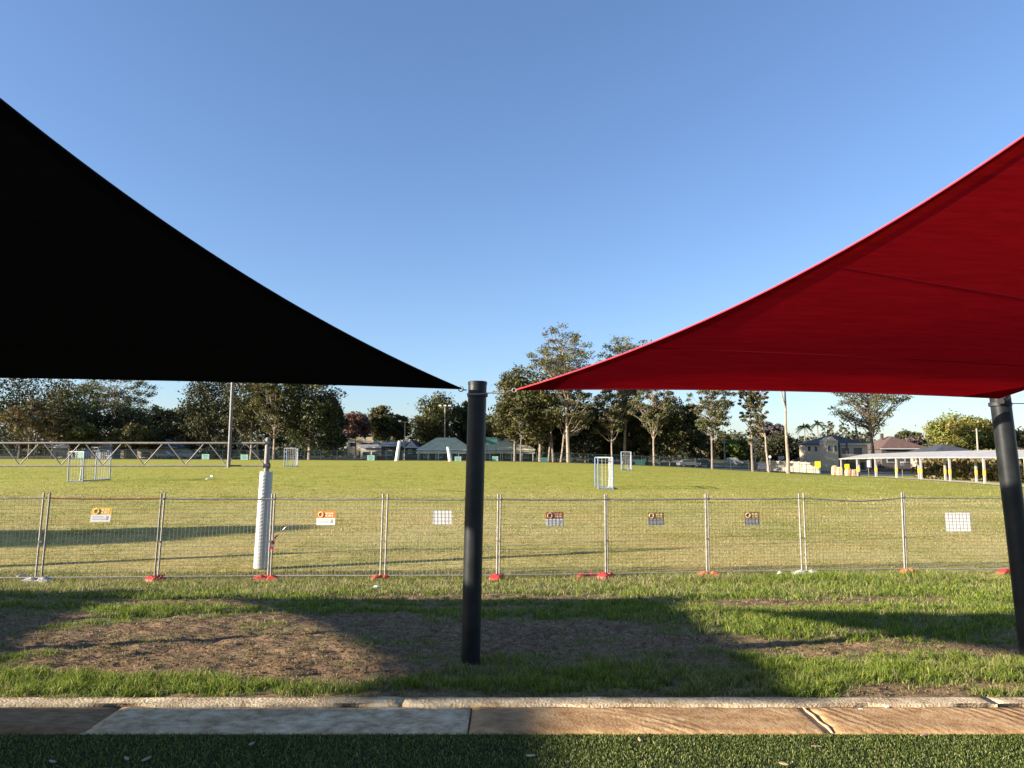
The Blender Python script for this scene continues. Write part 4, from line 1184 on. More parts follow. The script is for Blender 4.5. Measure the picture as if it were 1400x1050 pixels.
boards = [(111, 622, 'green board on the far fence left of the blue framed goal', 9, 9), (281, 624.5, 'pale green board on the far fence left of the tall upright', 10, 7), (334, 625, 'pale green board between the tall upright and the padded leg', 10, 7),
          (507, 626, 'pale green board on the far fence below the cream house', 10, 7), (626, 627.5, 'pale green board left of the middle post', 9, 6.5), (677, 627, 'pale green board right of the middle post', 8, 6),
          (744, 628.5, 'dull green board at the foot of the leaning pale trunks', 10, 6), (875, 632, 'dark green board behind the farther box goal', 13, 7)]
for (px, py, lab, w, h) in boards:
    p = at(px, py, 130.4); s = 130.4 / FPX
    root = tag(empty('advertising_board', (p.x, p.y, GZ(p.x, p.y))), lab, 'board', 'green boards along the far fence')
    zc = p.z - GZ(p.x, p.y)
    MB().box((0, 0, zc), (w * s, .05, h * s)).build('face', M_TEALD if 'dark' in lab or 'dull' in lab else M_TEAL, root)
    fr = MB()
    for sx in (-1, 1): fr.box((sx * w * s * .46, .06, zc / 2), (.06, .06, zc + h * s * .5))
    fr.build('stakes', M_GRN, root)
    if 'pale' in lab:
        for k, (x0, x1, zz) in enumerate([(-.35, .3, .22), (-.3, .38, -.02), (-.2, .2, -.26)]):
            MB().box(((x0 + x1) / 2 * w * s, -.03, zc + zz * h * s), ((x1 - x0) * w * s, .012, h * s * .1)).build('print_line', M_TEALD, root)

def pole(px, y0, y1, Y, r, m_, label, lean=0.0, cat='pole', lamps=0, name='utility_pole', arm=False, base_y=None):
    p = at(px, y1, Y); zb = GZ(p.x, Y); H = EYE + (617 - y0) * Y / FPX - zb
    root = tag(empty(name, (p.x, Y, zb)), label, cat)
    MB().tube([(0, 0, -.3), (lean * .5, 0, H * .5), (lean, 0, H)], [r, r * .9, r * .7], 10).build('shaft', m_, root, True)
    if arm: MB().box((lean, 0, H - .5), (1.8, .1, .1)).build('cross_arm', m_, root)
    if lamps:
        MB().box((lean, 0, H), (2.4, .12, .12)).build('cross_arm', m_, root)
        for k in range(lamps): MB().box((lean - 1 + 2 * k / max(1, lamps - 1), -.15, H + .18), (.5, .35, .3)).build('lamp', M_WHITE, root, bevel=.03)
    return root
M_PALE = mat('pale_timber_pole', (.34, .29, .22), .85, .2, 3)
pole(542, 603, 632, 128, .36, M_WHITE, 'white padded post leaning right on the far side of the field', .5, 'post', name='padded_post')
pole(616, 611, 632, 128, .36, M_WHITE, 'shorter white padded post left of the middle post', -.5, 'post', name='padded_post')
pole(553, 577, 624, 138, .14, M_STEELD, 'grey light pole beside the white leaning post', 0, lamps=2, name='light_pole')
pole(608, 556, 612, 150, .14, M_PALE, 'floodlight pole in front of the broad olive tree', 0, lamps=3, name='light_pole')
pole(991, 598, 632, 150, .16, M_PALE, 'pale timber pole beside the road', 0, arm=True)
pole(1033, 596, 637, 148, .17, M_PALE, 'pale timber pole between the two road side gums', 0, arm=True)
pole(1337, 586, 617, 150, .2, M_PALE, 'grey pole in front of the round yellow green tree', 0, arm=True)
pole(852, 560, 626, 160, .12, M_PALE, 'thin pole behind the farther box goal', 0)

# ------------------------------------------------------------------ buildings
def hip(mb, x0, x1, y0, y1, z, h, over=.5, ridge=None):
    x0 -= over; x1 += over; y0 -= over; y1 += over
    w, d = x1 - x0, y1 - y0
    if w >= d: a, b = (x0 + d / 2 * .95, (y0 + y1) / 2, z + h), (x1 - d / 2 * .95, (y0 + y1) / 2, z + h)
    else: a, b = ((x0 + x1) / 2, y0 + w / 2 * .95, z + h), ((x0 + x1) / 2, y1 - w / 2 * .95, z + h)
    v = [(x0, y0, z), (x1, y0, z), (x1, y1, z), (x0, y1, z), a, b, (x0, y0, z - .15), (x1, y0, z - .15), (x1, y1, z - .15), (x0, y1, z - .15)]
    f = [(0, 1, 5, 4), (2, 3, 4, 5), (1, 2, 5), (3, 0, 4)] if w >= d else [(0, 1, 4), (1, 2, 5, 4), (2, 3, 5), (3, 0, 4, 5)]
    f += [(0, 6, 7, 1), (1, 7, 8, 2), (2, 8, 9, 3), (3, 9, 6, 0), (9, 8, 7, 6)]
    mb.add(v, f); return mb
def gable(mb, x0, x1, y0, y1, z, h, over=.4, along='x'):
    x0 -= over; x1 += over; y0 -= over; y1 += over
    if along == 'x': a, b = (x0, (y0 + y1) / 2, z + h), (x1, (y0 + y1) / 2, z + h)
    else: a, b = ((x0 + x1) / 2, y0, z + h), ((x0 + x1) / 2, y1, z + h)
    t = .14
    v = [(x0, y0, z), (x1, y0, z), (x1, y1, z), (x0, y1, z), a, b]
    if along == 'x': f = [(0, 1, 5, 4), (2, 3, 4, 5), (3, 0, 4), (1, 2, 5), (3, 2, 1, 0)]
    else: f = [(0, 4, 5, 3), (1, 2, 5, 4), (0, 1, 4), (2, 3, 5), (3, 2, 1, 0)]
    mb.add(v, f); return mb
M_GLASS = mat('window_glass', (.03, .035, .045), .15, .2, 3, spec=.6)
M_FRAME = mat('white_window_frame', (.55, .53, .50), .6, .1, 4)
M_SLATE = mat('dark_slate_roof', (.055, .058, .068), .7, .25, 1.6, .4, 6)
M_BROWNR = mat('brown_tile_roof', (.12, .070, .055), .8, .25, 1.8, .4, 6)
M_TILE = mat('faded_tile_roof', (.20, .145, .11), .85, .25, 1.8, .4, 6)
M_GREENR = mat('pale_green_metal_roof', (.50, .47, .29), .9, .12, 1.2, .2, 8)
M_GREYR = mat('grey_metal_roof', (.24, .23, .225), .6, .2, 1.0, .2, 6)
M_CREAM = mat('cream_render', (.46, .38, .25), .85, .1, 1.2, .2, 6)
M_TAN = mat('tan_render', (.34, .28, .22), .85, .15, 1.2, .2, 6)
M_PALEW = mat('pale_weatherboard', (.48, .44, .37), .8, .1, 1.0, .2, 6)
M_DARKW = mat('dark_brick', (.075, .062, .055), .9, .25, 3, .3, 8)
M_BLUEW = mat('blue_grey_panel', (.22, .29, .38), .6, .15, 1.2)
def building(name, px0, px1, Y, eave, peak, depth, wall, roof, label, style='hip', wins=(), doors=(), cat='house', along='x', chimney=None, extra=None, rot=0.0):
    """px0..px1 front wall, eave / peak heights in picture rows at depth Y"""
    s = Y / FPX
    x0, x1 = (px0 - 700) * s, (px1 - 700) * s
    xc = (x0 + x1) / 2; w = x1 - x0
    zb = min(GZ(xc, Y), GZ(xc, Y + depth)) - .2
    ze = EYE + (617 - eave) * s - zb; hp = (eave - peak) * s
    root = tag(empty(name, (xc, Y, zb)), label, cat)
    MB().box((0, depth / 2, ze / 2 - .08), (w, depth, ze - .12)).build('wall', wall, root)
    mb = MB()
    if style == 'hip': hip(mb, -w / 2, w / 2, 0, depth, ze, hp)
    else: gable(mb, -w / 2, w / 2, 0, depth, ze, hp, .5, along)
    rf = mb.build('roof', roof, root)
    fa = MB(); fa.box((0, -.56, ze - .1), (w + 1.1, .08, .2)); fa.build('gutter', M_FRAME, rf)
    if chimney: MB().box((chimney, depth / 2, ze + hp), (.6, .6, 1.4)).build('chimney', wall, rf)
    for (fx, fz, ww, hh) in wins:
        o = MB().box((fx * w, -.03, fz), (ww + .16, .08, hh + .16)).build('window', M_FRAME, root)
        MB().box((fx * w, -.085, fz), (ww, .04, hh)).build('pane', M_GLASS, o)
        MB().box((fx * w, -.12, fz - hh / 2 - .1), (ww + .3, .16, .07)).build('sill', M_FRAME, o)
    for (fx, ww, hh) in doors:
        o = MB().box((fx * w, -.04, hh / 2), (ww, .09, hh)).build('door', M_DARKW, root)
        MB().box((fx * w + ww * .38, -.11, 1.0), (.05, .05, .14)).build('handle', M_STEEL, o)
    if extra: extra(root, w, depth, ze, hp, s)
    root.rotation_euler.z = rot
    return root
def veranda(n, d=2.2, m_=None):
    def f(root, w, depth, ze, hp, s):
        a = MB(); a.add([(-w / 2 - .4, -d, ze - .75), (w / 2 + .4, -d, ze - .75), (w / 2 + .4, -.3, ze - .22), (-w / 2 - .4, -.3, ze - .22), (-w / 2 - .4, -d, ze - .9), (w / 2 + .4, -d, ze - .9), (w / 2 + .4, -.3, ze - .37), (-w / 2 - .4, -.3, ze - .37)],
                        [(0, 1, 2, 3), (7, 6, 5, 4), (0, 4, 5, 1), (1, 5, 6, 2), (2, 6, 7, 3), (3, 7, 4, 0)]); a.build('veranda_roof', m_ or M_GREENR, root)
        for k in range(n):
            MB().box((-w / 2 + w * k / (n - 1), -d + .15, (ze - .9) / 2), (.14, .14, ze - .9)).build('veranda_post', M_FRAME, root)
    return f
def cream_extra(root, w, depth, ze, hp, s):
    # projecting left wing with its own gable, balcony on posts
    MB().box((-w / 2 + 1.2, -1.0, ze / 2 + .2), (2.6, 2.4, ze + .4)).build('wing', M_CREAM, root)
    g = MB(); gable(g, -w / 2 - .1, -w / 2 + 2.5, -2.2, .2, ze + .42, 1.0, .12, 'y'); g.build('wing_gable', M_CREAM, root)
    for (x, z) in ((-w / 2 + .5, ze - 1.0), (-w / 2 + 1.9, ze - 1.0)):
        o = MB().box((x, -2.24, z), (.7, .07, 1.3)).build('window', M_FRAME, root); MB().box((x, -2.29, z), (.55, .04, 1.15)).build('pane', M_GLASS, o)
    for yy in (1.8, 4.6):
        o = MB().box((-w / 2 - .03, yy, ze - 1.1), (.08, 1.1, 1.2)).build('window', M_FRAME, root); MB().box((-w / 2 - .085, yy, ze - 1.1), (.04, .95, 1.05)).build('pane', M_GLASS, o)
    MB().box((1.6, -1.1, 2.75), (w - 3.4, 2.0, .22)).build('balcony', M_TAN, root)
    MB().box((1.6, -2.05, 3.3), (w - 3.4, .08, .9)).build('balustrade', M_TAN, root)
    for x in (-w / 2 + 2.95, -.6, w / 2 - .3): MB().box((x, -1.9, ze / 2), (.28, .28, ze)).build('column', M_DARKW, root)
building('cream_house', 1119, 1186, 150, 606.5, 595, 9, M_CREAM, M_SLATE, 'cream two storey house with a dark slate hip roof', wins=[(.02, 4.4, 1.6, 1.3), (.28, 4.4, 1.8, 1.4), (.12, 1.2, 2.4, 1.8), (.36, 1.2, 1.6, 1.6)], doors=[(-.12, 1.0, 2.1)], extra=cream_extra, rot=.10)
building('tiled_house', 1087, 1114, 168, 622, 611, 8, M_PALEW, M_TILE, 'low pale house with a faded tile roof left of the cream house', wins=[(-.25, 1.5, 1.2, 1.3), (.2, 1.5, 1.2, 1.3)], doors=[(0, .9, 2.0)], chimney=1.2)
building('brown_roofed_house', 1203, 1264, 170, 613, 596, 12, M_DARKW, M_BROWNR, 'house with a broad brown hip roof behind the walkway', wins=[(-.3, 2.4, 1.8, 1.2), (.1, 2.4, 1.8, 1.2), (.35, 2.4, 1.2, 1.2)], chimney=-2.0)
building('dark_roofed_house', 1276, 1330, 142, 617.5, 607, 9, M_TAN, M_SLATE, 'house with a low dark roof below the round yellow green tree', wins=[(-.2, 2.0, 1.6, 1.1), (.25, 2.0, 1.6, 1.1)])
building('grey_roofed_building', 74, 172, 152, 611, 605, 9, M_TAN, M_GREYR, 'long low grey roofed building behind the lattice crossbar', 'gable', wins=[(-.38, 1.0, 2.0, 1.0), (-.15, 1.0, 2.0, 1.0), (.1, 1.0, 2.0, 1.0), (.34, 1.0, 2.0, 1.0)], doors=[(.24, 1.0, 2.0)], cat='building')
building('dark_hipped_house', 190, 243, 148, 611, 600, 9, M_TAN, M_SLATE, 'dark hip roofed house in the gap of the left treeline', wins=[(-.3, 1.0, 1.6, 1.0), (.25, 1.0, 1.6, 1.0)], doors=[(0, 1.0, 2.0)])
building('blue_hut', 106, 118, 140, 606, 603.5, 2.4, M_BLUEW, M_GREYR, 'small blue grey hut at the left behind the crossbar', 'gable', wins=[(-.2, 1.6, .5, .6)], doors=[(.2, .7, 1.9)], cat='hut')
building('blue_shed', 136, 156, 140, 610, 607, 3, M_BLUEW, M_GREYR, 'low blue grey shed behind the blue framed goal', 'gable', wins=[(.25, 1.2, .7, .6)], doors=[(-.1, .9, 1.9)], cat='shed')
building('far_cream_house', 476, 511, 205, 594, 588.5, 8, M_CREAM, M_GREYR, 'far cream two storey house below the red brown tree', 'gable', wins=[(-.3, 3.9, 1.4, 1.2), (.15, 3.9, 1.8, 1.2), (.4, 3.9, 1.0, 1.2)], doors=[(0, 1, 2)])
building('long_white_building', 494, 530, 158, 611, 607.5, 6, M_PALEW, M_GREYR, 'long low white building left of the white leaning post', 'gable', wins=[(-.3, 1.4, 1.4, .8), (.05, 1.4, 1.4, .8), (.36, 1.4, 1.0, .8)], doors=[(.2, 1, 2)], cat='building')
building('carport_building', 522, 556, 152, 609, 604, 7, M_DARKW, M_GREYR, 'dark walled building with a grey roof behind the white leaning post', 'gable', wins=[(-.2, 1.6, 1.4, .8)], doors=[(.2, 2.2, 2.0)], cat='building')
def gable_front(root, w, depth, ze, hp, s):
    g = MB(); g.add([(-w / 2, -.53, ze - .05), (w / 2, -.53, ze - .05), (0, -.53, ze + hp * .92), (-w / 2, -.58, ze - .05), (w / 2, -.58, ze - .05), (0, -.58, ze + hp * .92)], [(3, 4, 5), (2, 1, 0), (0, 1, 4, 3), (1, 2, 5, 4), (2, 0, 3, 5)])
    g.build('gable_front', M_PALEW, root)
building('white_gabled_house', 556, 571, 150, 611, 601.5, 8, M_DARKW, M_SLATE, 'dark house with a bright white gable', 'gable', along='y', wins=[(-.15, 1.9, .7, .7)], doors=[(.25, .9, 2.0)], extra=gable_front)
building('green_roofed_pavilion', 574, 642, 143, 614, 598, 6.5, M_DARKW, M_GREENR, 'pavilion with a pale green roof left of the middle post', wins=[(-.35, 1.3, 1.2, .9), (-.1, 1.3, 1.2, .9), (.3, 1.3, 1.2, .9)], doors=[(.1, 1, 2)], cat='pavilion', extra=veranda(6))
building('green_roofed_hall', 656, 728, 146, 614, 599, 6.5, M_DARKW, M_GREENR, 'hall with a pale green roof right of the middle post', wins=[(-.3, 1.3, 1.4, .9), (.05, 1.3, 1.4, .9), (.36, 1.3, 1.4, .9)], doors=[(-.1, 1, 2)], cat='hall', extra=veranda(6))
p = at(672, 603, 142); root = tag(empty('green_signboard', (p.x, p.y, GZ(p.x, p.y))), 'dark green board standing in front of the hall right of the middle post', 'board')
MB().box((0, 0, p.z - GZ(p.x, p.y)), (2.3, .1, 1.5)).build('face', M_TEALD, root); MB().box((-.9, .1, (p.z - GZ(p.x, p.y)) / 2), (.1, .1, p.z - GZ(p.x, p.y))).build('leg', M_GRN, root); MB().box((.9, .1, (p.z - GZ(p.x, p.y)) / 2), (.1, .1, p.z - GZ(p.x, p.y))).build('leg', M_GRN, root)

# ------------------------------------------------------------------ covered walkway on the right
def walkway():
    m_r = mat('white_roof_sheet', (.37, .35, .32), .6, .12, 1.5)
    m_p = mat('grey_walkway_steel', (.33, .32, .30), .55, .1, 4)
    m_y = mat('yellow_band', (.68, .42, .06), .6, .1, 4)
    n = 10
    A, B = Vector((43.15, 60, 0)), Vector((48.4, 105, 0))
    step = (B - A) / 7
    u = step.normalized(); v = Vector((u.y, -u.x, 0))          # away from the field
    A0 = A - step * 2
    o_ = Vector((A.x, A.y, GZ(A.x, A.y)))
    root = tag(empty('covered_walkway', o_), 'long white roofed walkway on grey posts with yellow bands at the right', 'walkway')
    def roofz(p): return GZ(p.x, p.y) + 2.42 + .25
    W = 3.0
    for k in range(n):
        p = A0 + step * k
        pn = Vector((p.x, p.y, GZ(p.x, p.y))) - o_
        pb = p + v * (W - .5); pb = Vector((pb.x, pb.y, GZ(pb.x, pb.y))) - o_
        for q, h in ((pn, 2.45), (pb, 2.75)):
            o = MB().box((q.x, q.y, q.z + h / 2), (.17, .17, h), math.atan2(u.y, u.x)).build('post', m_p, root)
            MB().box((q.x, q.y, q.z + 1.0), (.185, .185, .5), math.atan2(u.y, u.x)).build('yellow_band', m_y, o)
        MB().tube([(pn.x, pn.y, pn.z + 2.45), (pb.x + v.x * .5, pb.y + v.y * .5, pb.z + 2.95)], .07, 6).build('rafter', m_p, root)
        if k < n - 1:
            p2 = A0 + step * (k + 1)
            z0, z1 = GZ(p.x, p.y) - o_.z, GZ(p2.x, p2.y) - o_.z
            for j in range(3):                                   # roof sheets
                a, b = p.lerp(p2, j / 3) - o_, p.lerp(p2, (j + 1) / 3 - .03) - o_
                za, zb_ = z0 + (z1 - z0) * j / 3, z0 + (z1 - z0) * (j + 1) / 3
                e0, e1 = -.35, W + .3
                V_ = []
                for (q, zz) in ((a, za), (b, zb_)):
                    V_ += [Vector((q.x, q.y, 0)) + v * e0 + Vector((0, 0, zz + 2.50)), Vector((q.x, q.y, 0)) + v * e1 + Vector((0, 0, zz + 3.18))]
                t_ = Vector((0, 0, -.10))
                vv = V_ + [x + t_ for x in V_]
                MB().add(vv, [(0, 1, 3, 2), (6, 7, 5, 4), (0, 2, 6, 4), (2, 3, 7, 6), (3, 1, 5, 7), (1, 0, 4, 5)]).build('roof_sheet', m_r, root)
            MB().tube([tuple(Vector((p.x, p.y, o_.z)) - o_ + Vector((0, 0, z0 + 2.40))), tuple(Vector((p2.x, p2.y, o_.z)) - o_ + Vector((0, 0, z1 + 2.40)))], .07, 6).build('beam', m_p, root)
    # concrete path below it
    m_c = mat('pale_concrete_path', (.50, .44, .36), .9, .12, 1.5, .2, 8)
    V_, F_ = [], []
    N = 60
    for i in range(N + 1):
        p = A0 + step * (-1 + i * 11.2 / N)
        for e in (-.9, W + .3):
            q = p + v * e; V_.append((q.x, q.y, GZ(q.x, q.y) + .05))
    for i in range(N): F_.append((2 * i, 2 * i + 1, 2 * i + 3, 2 * i + 2))
    tag(MB().add(V_, F_).build('path', m_c), 'pale concrete path under the covered walkway', kind='structure')
    # clipped hedge behind
    r = np.random.default_rng(9)
    cen = []
    for i in range(620):
        p = A0 + step * (r.uniform(-1.5, 8.2)); q = p + v * r.uniform(7.6, 10.5)
        cen.append((q.x, q.y, GZ(q.x, q.y) + r.uniform(.4, 3.3)))
    cen = np.array(cen); rad = r.uniform(.45, .8, len(cen))
    h0 = A0 + v * 5
    root = tag(empty('hedge', (h0.x, h0.y, GZ(h0.x, h0.y))), 'long brown green hedge behind the covered walkway', 'hedge')
    off = np.array([h0.x, h0.y, GZ(h0.x, h0.y)])
    link('foliage', foliage_mesh('foliage', cen - off, rad, 60, .20, (.17, .135, .05), r, .8, .5), M_LEAF, root)
    st = MB()
    for i in range(40):
        p = A0 + step * (-1.4 + 9.6 * i / 40) + v * 9.0; zb = GZ(p.x, p.y)
        st.tube([tuple(Vector((p.x, p.y, zb)) - h0 - Vector((0, 0, off[2]))), tuple(Vector((p.x + r.normal() * .3, p.y, zb + 1.6)) - h0 - Vector((0, 0, off[2])))], .05, 5)
    st.build('stems', BARK['brown'], root)
walkway()

# ------------------------------------------------------------------ road corner on the right
M_ROAD = mat('asphalt_road', (.075, .078, .088), .9, .15, .8, .2, 10)
def sheet(name, pts_l, pts_r, m_, dz, label, n=24):
    V_, F_ = [], []
    for i in range(n + 1):
        t = i / n
        a = np.array([np.interp(t, np.linspace(0, 1, len(pts_l)), [p[k] for p in pts_l]) for k in (0, 1)])
        b = np.array([np.interp(t, np.linspace(0, 1, len(pts_r)), [p[k] for p in pts_r]) for k in (0, 1)])
        for j in range(7):
            q = a + (b - a) * j / 6; V_.append((q[0], q[1], GZ(*q) + dz))
    for i in range(n):
        for j in range(6): F_.append((i * 7 + j, i * 7 + j + 1, (i + 1) * 7 + j + 1, (i + 1) * 7 + j))
    return tag(MB().add(V_, F_).build(name, m_), label, kind='structure')
sheet('road', [(-20, 137.5), (35, 136), (62, 130), (90, 120)], [(-20, 146), (38, 150), (75, 142), (100, 130)], M_ROAD, .06, 'asphalt street passing behind the playing field')
sheet('side_road', [(42, 151), (44, 190), (46, 240)], [(52, 149), (54, 190), (56, 240)], M_ROAD, .07, 'side street leading away between the trees')

def car(px, Y, rz, col, label, van=False):
    x = (px - 700) / FPX * Y; zb = GZ(x, Y) + .07
    root = tag(empty('parked_car', (x, Y, zb), rz), label, 'van' if van else 'car', 'vehicles parked by the road')
    m_ = mat('car_paint_' + '_'.join(str(int(c * 100)) for c in col), col, .35, .04, 2, coat=.5)
    if van: prof = [(-2.3, .35), (2.3, .35), (2.35, .9), (1.75, 1.1), (1.3, 1.95), (-2.25, 2.0), (-2.35, 1.0)]
    else: prof = [(-2.15, .35), (2.15, .35), (2.2, .72), (1.25, .92), (.55, 1.42), (-1.15, 1.44), (-1.85, .98), (-2.2, .9)]
    W = .86; n = len(prof)
    vs_ = [(p[0], -W * (1 if p[1] < 1 else .86), p[1]) for p in prof] + [(p[0], W * (1 if p[1] < 1 else .86), p[1]) for p in prof]
    MB().add(vs_, [tuple(range(n)), tuple(range(n, 2 * n))[::-1]] + [((i + 1) % n, i, i + n, (i + 1) % n + n) for i in range(n)]).build('body', m_, root, bevel=.06)
    for sg in (-1, 1):
        g = MB()
        q = [(-1.5, .98), (1.0, .98), (.48, 1.34), (-1.05, 1.36)] if not van else [(.2, 1.2), (1.5, 1.2), (1.2, 1.8), (.2, 1.85)]
        g.add([(a, sg * (W * .955), b) for a, b in q] + [(a, sg * (W * .99), b) for a, b in q], [(0, 1, 2, 3), (7, 6, 5, 4), (0, 4, 5, 1), (1, 5, 6, 2), (2, 6, 7, 3), (3, 7, 4, 0)]); g.build('side_window', M_GLASS, root)
        for xw in (-1.35, 1.35):
            w = MB(); w.tube([(xw, sg * .7, .32), (xw, sg * .89, .32)], .32, 14); wo = w.build('wheel', M_BLACK, root, True)
            MB().tube([(xw, sg * .885, .32), (xw, sg * .90, .32)], .18, 10).build('rim', M_STEEL, wo, True)
        MB().box((2.18, sg * .62, .7), (.08, .3, .14)).build('headlight', M_WHITE, root)
        MB().box((-2.17, sg * .66, .82), (.08, .25, .14)).build('tail_light', M_FRED, root)
car(940, 140, .15, (.18, .18, .18), 'silver grey car parked beside the dark trees left of the road')
car(961, 156, .1, (.03, .035, .05), 'dark car behind the airy lone gum')
car(1041, 134, 1.2, (.05, .06, .08), 'dark blue car seen between the road side gums')
car(1006, 172, .1, (.42, .41, .39), 'small white van far along the road', True)
car(262, 141, .05, (.22, .23, .26), 'grey car below the dark tree left of the tall upright')
car(226, 143, .05, (.30, .32, .36), 'pale grey car in front of the dark hip roofed house')

M_WALLC = mat('mottled_cream_wall', (.40, .34, .25), .9, .3, .5, .2, 6)  # cream colour varied in broad uneven patches
def wall_fence():
    a, b = at(1049, 640, 140), at(1121, 643, 134)
    a, b = Vector((a.x, a.y, GZ(a.x, a.y))), Vector((b.x, b.y, GZ(b.x, b.y)))
    root = tag(empty('garden_wall', a), 'cream panelled garden wall below the tiled house', 'wall')
    n = 8
    for i in range(n):
        p, q = a.lerp(b, i / n), a.lerp(b, (i + 1) / n); u = (q - p).normalized(); m = (p + q) / 2 - a
        MB().box((m.x, m.y, m.z + 1.0), ((q - p).length - .25, .1, 2.0), math.atan2(u.y, u.x)).build('panel', M_WALLC, root)
    for i in range(n + 1):
        p = a.lerp(b, i / n) - a; MB().box((p.x, p.y, p.z + 1.06), (.24, .24, 2.12)).build('pier', M_WALLC, root)
wall_fence()
M_YEL = mat('fluoro_yellow_sign', (.80, .66, .02), .5, .05, 3)
def post_sign(px, py, Y, w, h, m_, label, legs=2, round_=False):
    p = at(px, py, Y); zb = GZ(p.x, Y)
    root = tag(empty('street_sign', (p.x, Y, zb)), label, 'sign')
    z = p.z - zb
    if round_: MB().tube([(0, -.03, z), (0, .0, z)], w / 2, 18).build('face', m_, root)
    else: MB().box((0, -.02, z), (w, .05, h)).build('face', m_, root, bevel=.015)
    for k in range(legs):
        x = 0 if legs == 1 else (-w * .4 + k * w * .8); MB().tube([(x, .06, -.2), (x, .06, z + h * .5)], .04, 6).build('leg', M_GRN if legs == 2 else M_STEELD, root, True)
post_sign(1118, 635, 120, .95, 1.05, M_YEL, 'bright yellow sign at the corner left of the walkway')
post_sign(1158, 637.5, 112, .75, .7, M_YEL, 'smaller yellow sign behind the walkway end')
post_sign(1187.5, 634, 108, .45, 1.0, M_WHITE, 'narrow white sign on a pole behind the walkway', 1)
post_sign(1233.5, 634, 95, .55, .55, M_WHITE, 'white square sign on a pole in front of the hedge', 1)
post_sign(1052.5, 624.5, 128, .5, .5, M_WHITE, 'round white sign beside the bare forked trunk', 1, True)
post_sign(1068, 626, 140, 1.2, .7, M_GREYR, 'grey board behind the bare forked trunk', 1)

def boulder(px, py, Y, s, label, seed):
    p = at(px, py, Y); zb = GZ(p.x, Y)
    r = np.random.default_rng(seed)
    bm_v, bm_f = [], []
    n, m = 12, 8
    for i in range(m + 1):
        for k in range(n):
            th, ph = math.pi * i / m, 2 * math.pi * k / n
            d = np.array([math.sin(th) * math.cos(ph), math.sin(th) * math.sin(ph), math.cos(th)])
            k_ = np.sign(d) * np.abs(d) ** .6
            q = k_ * np.array(s) * (1 + .12 * float(fbm(np.array([d[0] * 2 + seed]), np.array([d[1] * 2 + d[2] * 3 + 5]), 3)[0] - .5) * 2)
            bm_v.append((q[0], q[1], q[2] + s[2] * .75))
    for i in range(m):
        for k in range(n): bm_f.append((i * n + k, (i + 1) * n + k, (i + 1) * n + (k + 1) % n, i * n + (k + 1) % n))
    o = MB().add(bm_v, bm_f).build('sandstone_boulder', mat('boulder_sandstone', (.46, .30, .17), .9, .25, 2.5, .5, 8))
    o.location = (p.x, Y, zb - .1); tag(o, label, 'boulder', 'orange boulders by the walkway end')
boulder(1141, 645, 112, (.45, .4, .95), 'leftmost tall orange boulder at the walkway end', 1)
boulder(1148, 645, 111, (.45, .4, .85), 'second orange boulder beside the tall one at the walkway end', 2)
boulder(1160, 648, 104, (.5, .4, .7), 'third orange boulder under the walkway roof', 3)
boulder(1167, 648, 104, (.5, .45, .65), 'rightmost orange boulder under the walkway roof', 4)

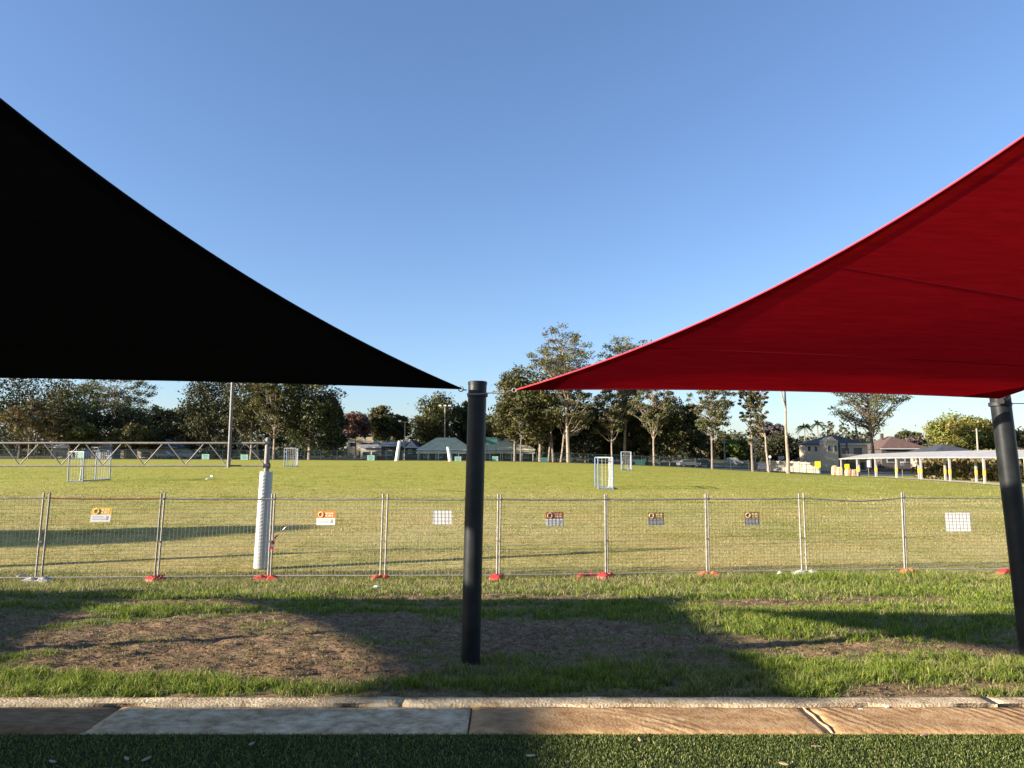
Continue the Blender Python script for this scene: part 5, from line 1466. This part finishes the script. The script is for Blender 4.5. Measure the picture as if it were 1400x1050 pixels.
# ------------------------------------------------------------------ small litter
M_PAPER = mat('white_scrap', (.75, .73, .70), .8, .1, 6)
def scrap(px, py, s, label, m_=None, near=True, name='paper_scrap', cat='litter', Yv=None):
    lo_, hi_ = 3.4, 90.0
    for _ in range(40):
        md = (lo_ + hi_) / 2; q = at(px, py, md)
        if q.z > GZ(q.x, md) : lo_ = md
        else: hi_ = md
    p = at(px, py, lo_); r = np.random.default_rng(int(px * 3 + py))
    n = 9; pts = []
    for k in range(n):
        a = 2 * math.pi * k / n; rr = .7 + .5 * r.random()
        pts.append((math.cos(a) * s[0] / 2 * rr, math.sin(a) * s[1] / 2 * rr, s[2] * (.4 + .6 * r.random())))
    v = pts + [(a * .9, b * .9, c - .004 - s[2] * .35) for a, b, c in pts] + [(0, 0, s[2] * 1.1)]
    f = [(k, (k + 1) % n, 2 * n) for k in range(n)] + [((k + 1) % n, k, k + n, (k + 1) % n + n) for k in range(n)] + [tuple(range(n, 2 * n))[::-1]]
    o = MB().add(v, f).build(name, m_ or M_PAPER); o.location = (p.x, p.y, GZ(p.x, p.y) + .01); o.rotation_euler = (0, 0, r.random() * 6)
    tag(o, label, cat)
scrap(285, 657, (.35, .2, .14), 'white scrap lying on the field below the tall upright')
scrap(290, 652.5, (.3, .2, .12), 'small white scrap beyond the first one on the field')
scrap(515, 806, (.15, .10, .06), 'white scrap in the grass below the left red foot')
scrap(596, 809, (.12, .08, .05), 'white scrap in the grass left of the middle post')
scrap(1066, 787, (.10, .10, .09), 'white round scrap beside the pale concrete foot')
scrap(29, 793, (.22, .16, .10), 'broken pale concrete lump left of the concrete foot', M_FCON)
M_DRY = mat('dry_leaf', (.34, .25, .15), .8, .25, 12); M_PALELEAF = mat('pale_dry_leaf', (.34, .31, .22), .8, .2, 12)
for (px, py, sx, lab, m_) in [(173, 1040, .055, 'pale dry leaf on the turf second from the left edge', M_PALELEAF), (199, 1041, .06, 'upright pale dry leaf on the dark turf', M_PALELEAF), (72, 1044, .06, 'pale dry leaf on the turf nearest the left edge', M_PALELEAF),
                              (344, 1020, .045, 'small pale leaf on dark turf near the pale block', M_PALELEAF), (875, 1014, .06, 'brown dry leaf on the sunlit turf near the kerb', M_DRY), (726, 1036, .055, 'grey leaf on the turf right of the middle post', M_PALELEAF),
                              (1264, 1008, .06, 'brown leaf at the turf edge under the kerb', M_DRY), (1116, 1023, .05, 'tan leaf on the sunlit turf', M_DRY), (1072, 1047, .05, 'tan leaf at the bottom edge of the turf', M_DRY), (114, 1006, .04, 'pale leaf where the turf meets the kerb at left', M_PALELEAF),
                              (1177, 972, .04, 'white chip on the sandstone kerb', M_PAPER), (1213, 968, .07, 'pale twig on the mortar strip', M_PAPER), (1164, 942, .05, 'pale stick standing in the grass edge', M_PAPER)]:
    scrap(px, py, (sx, sx * .38, .006), lab, m_, name='dry_leaf', cat='leaf')
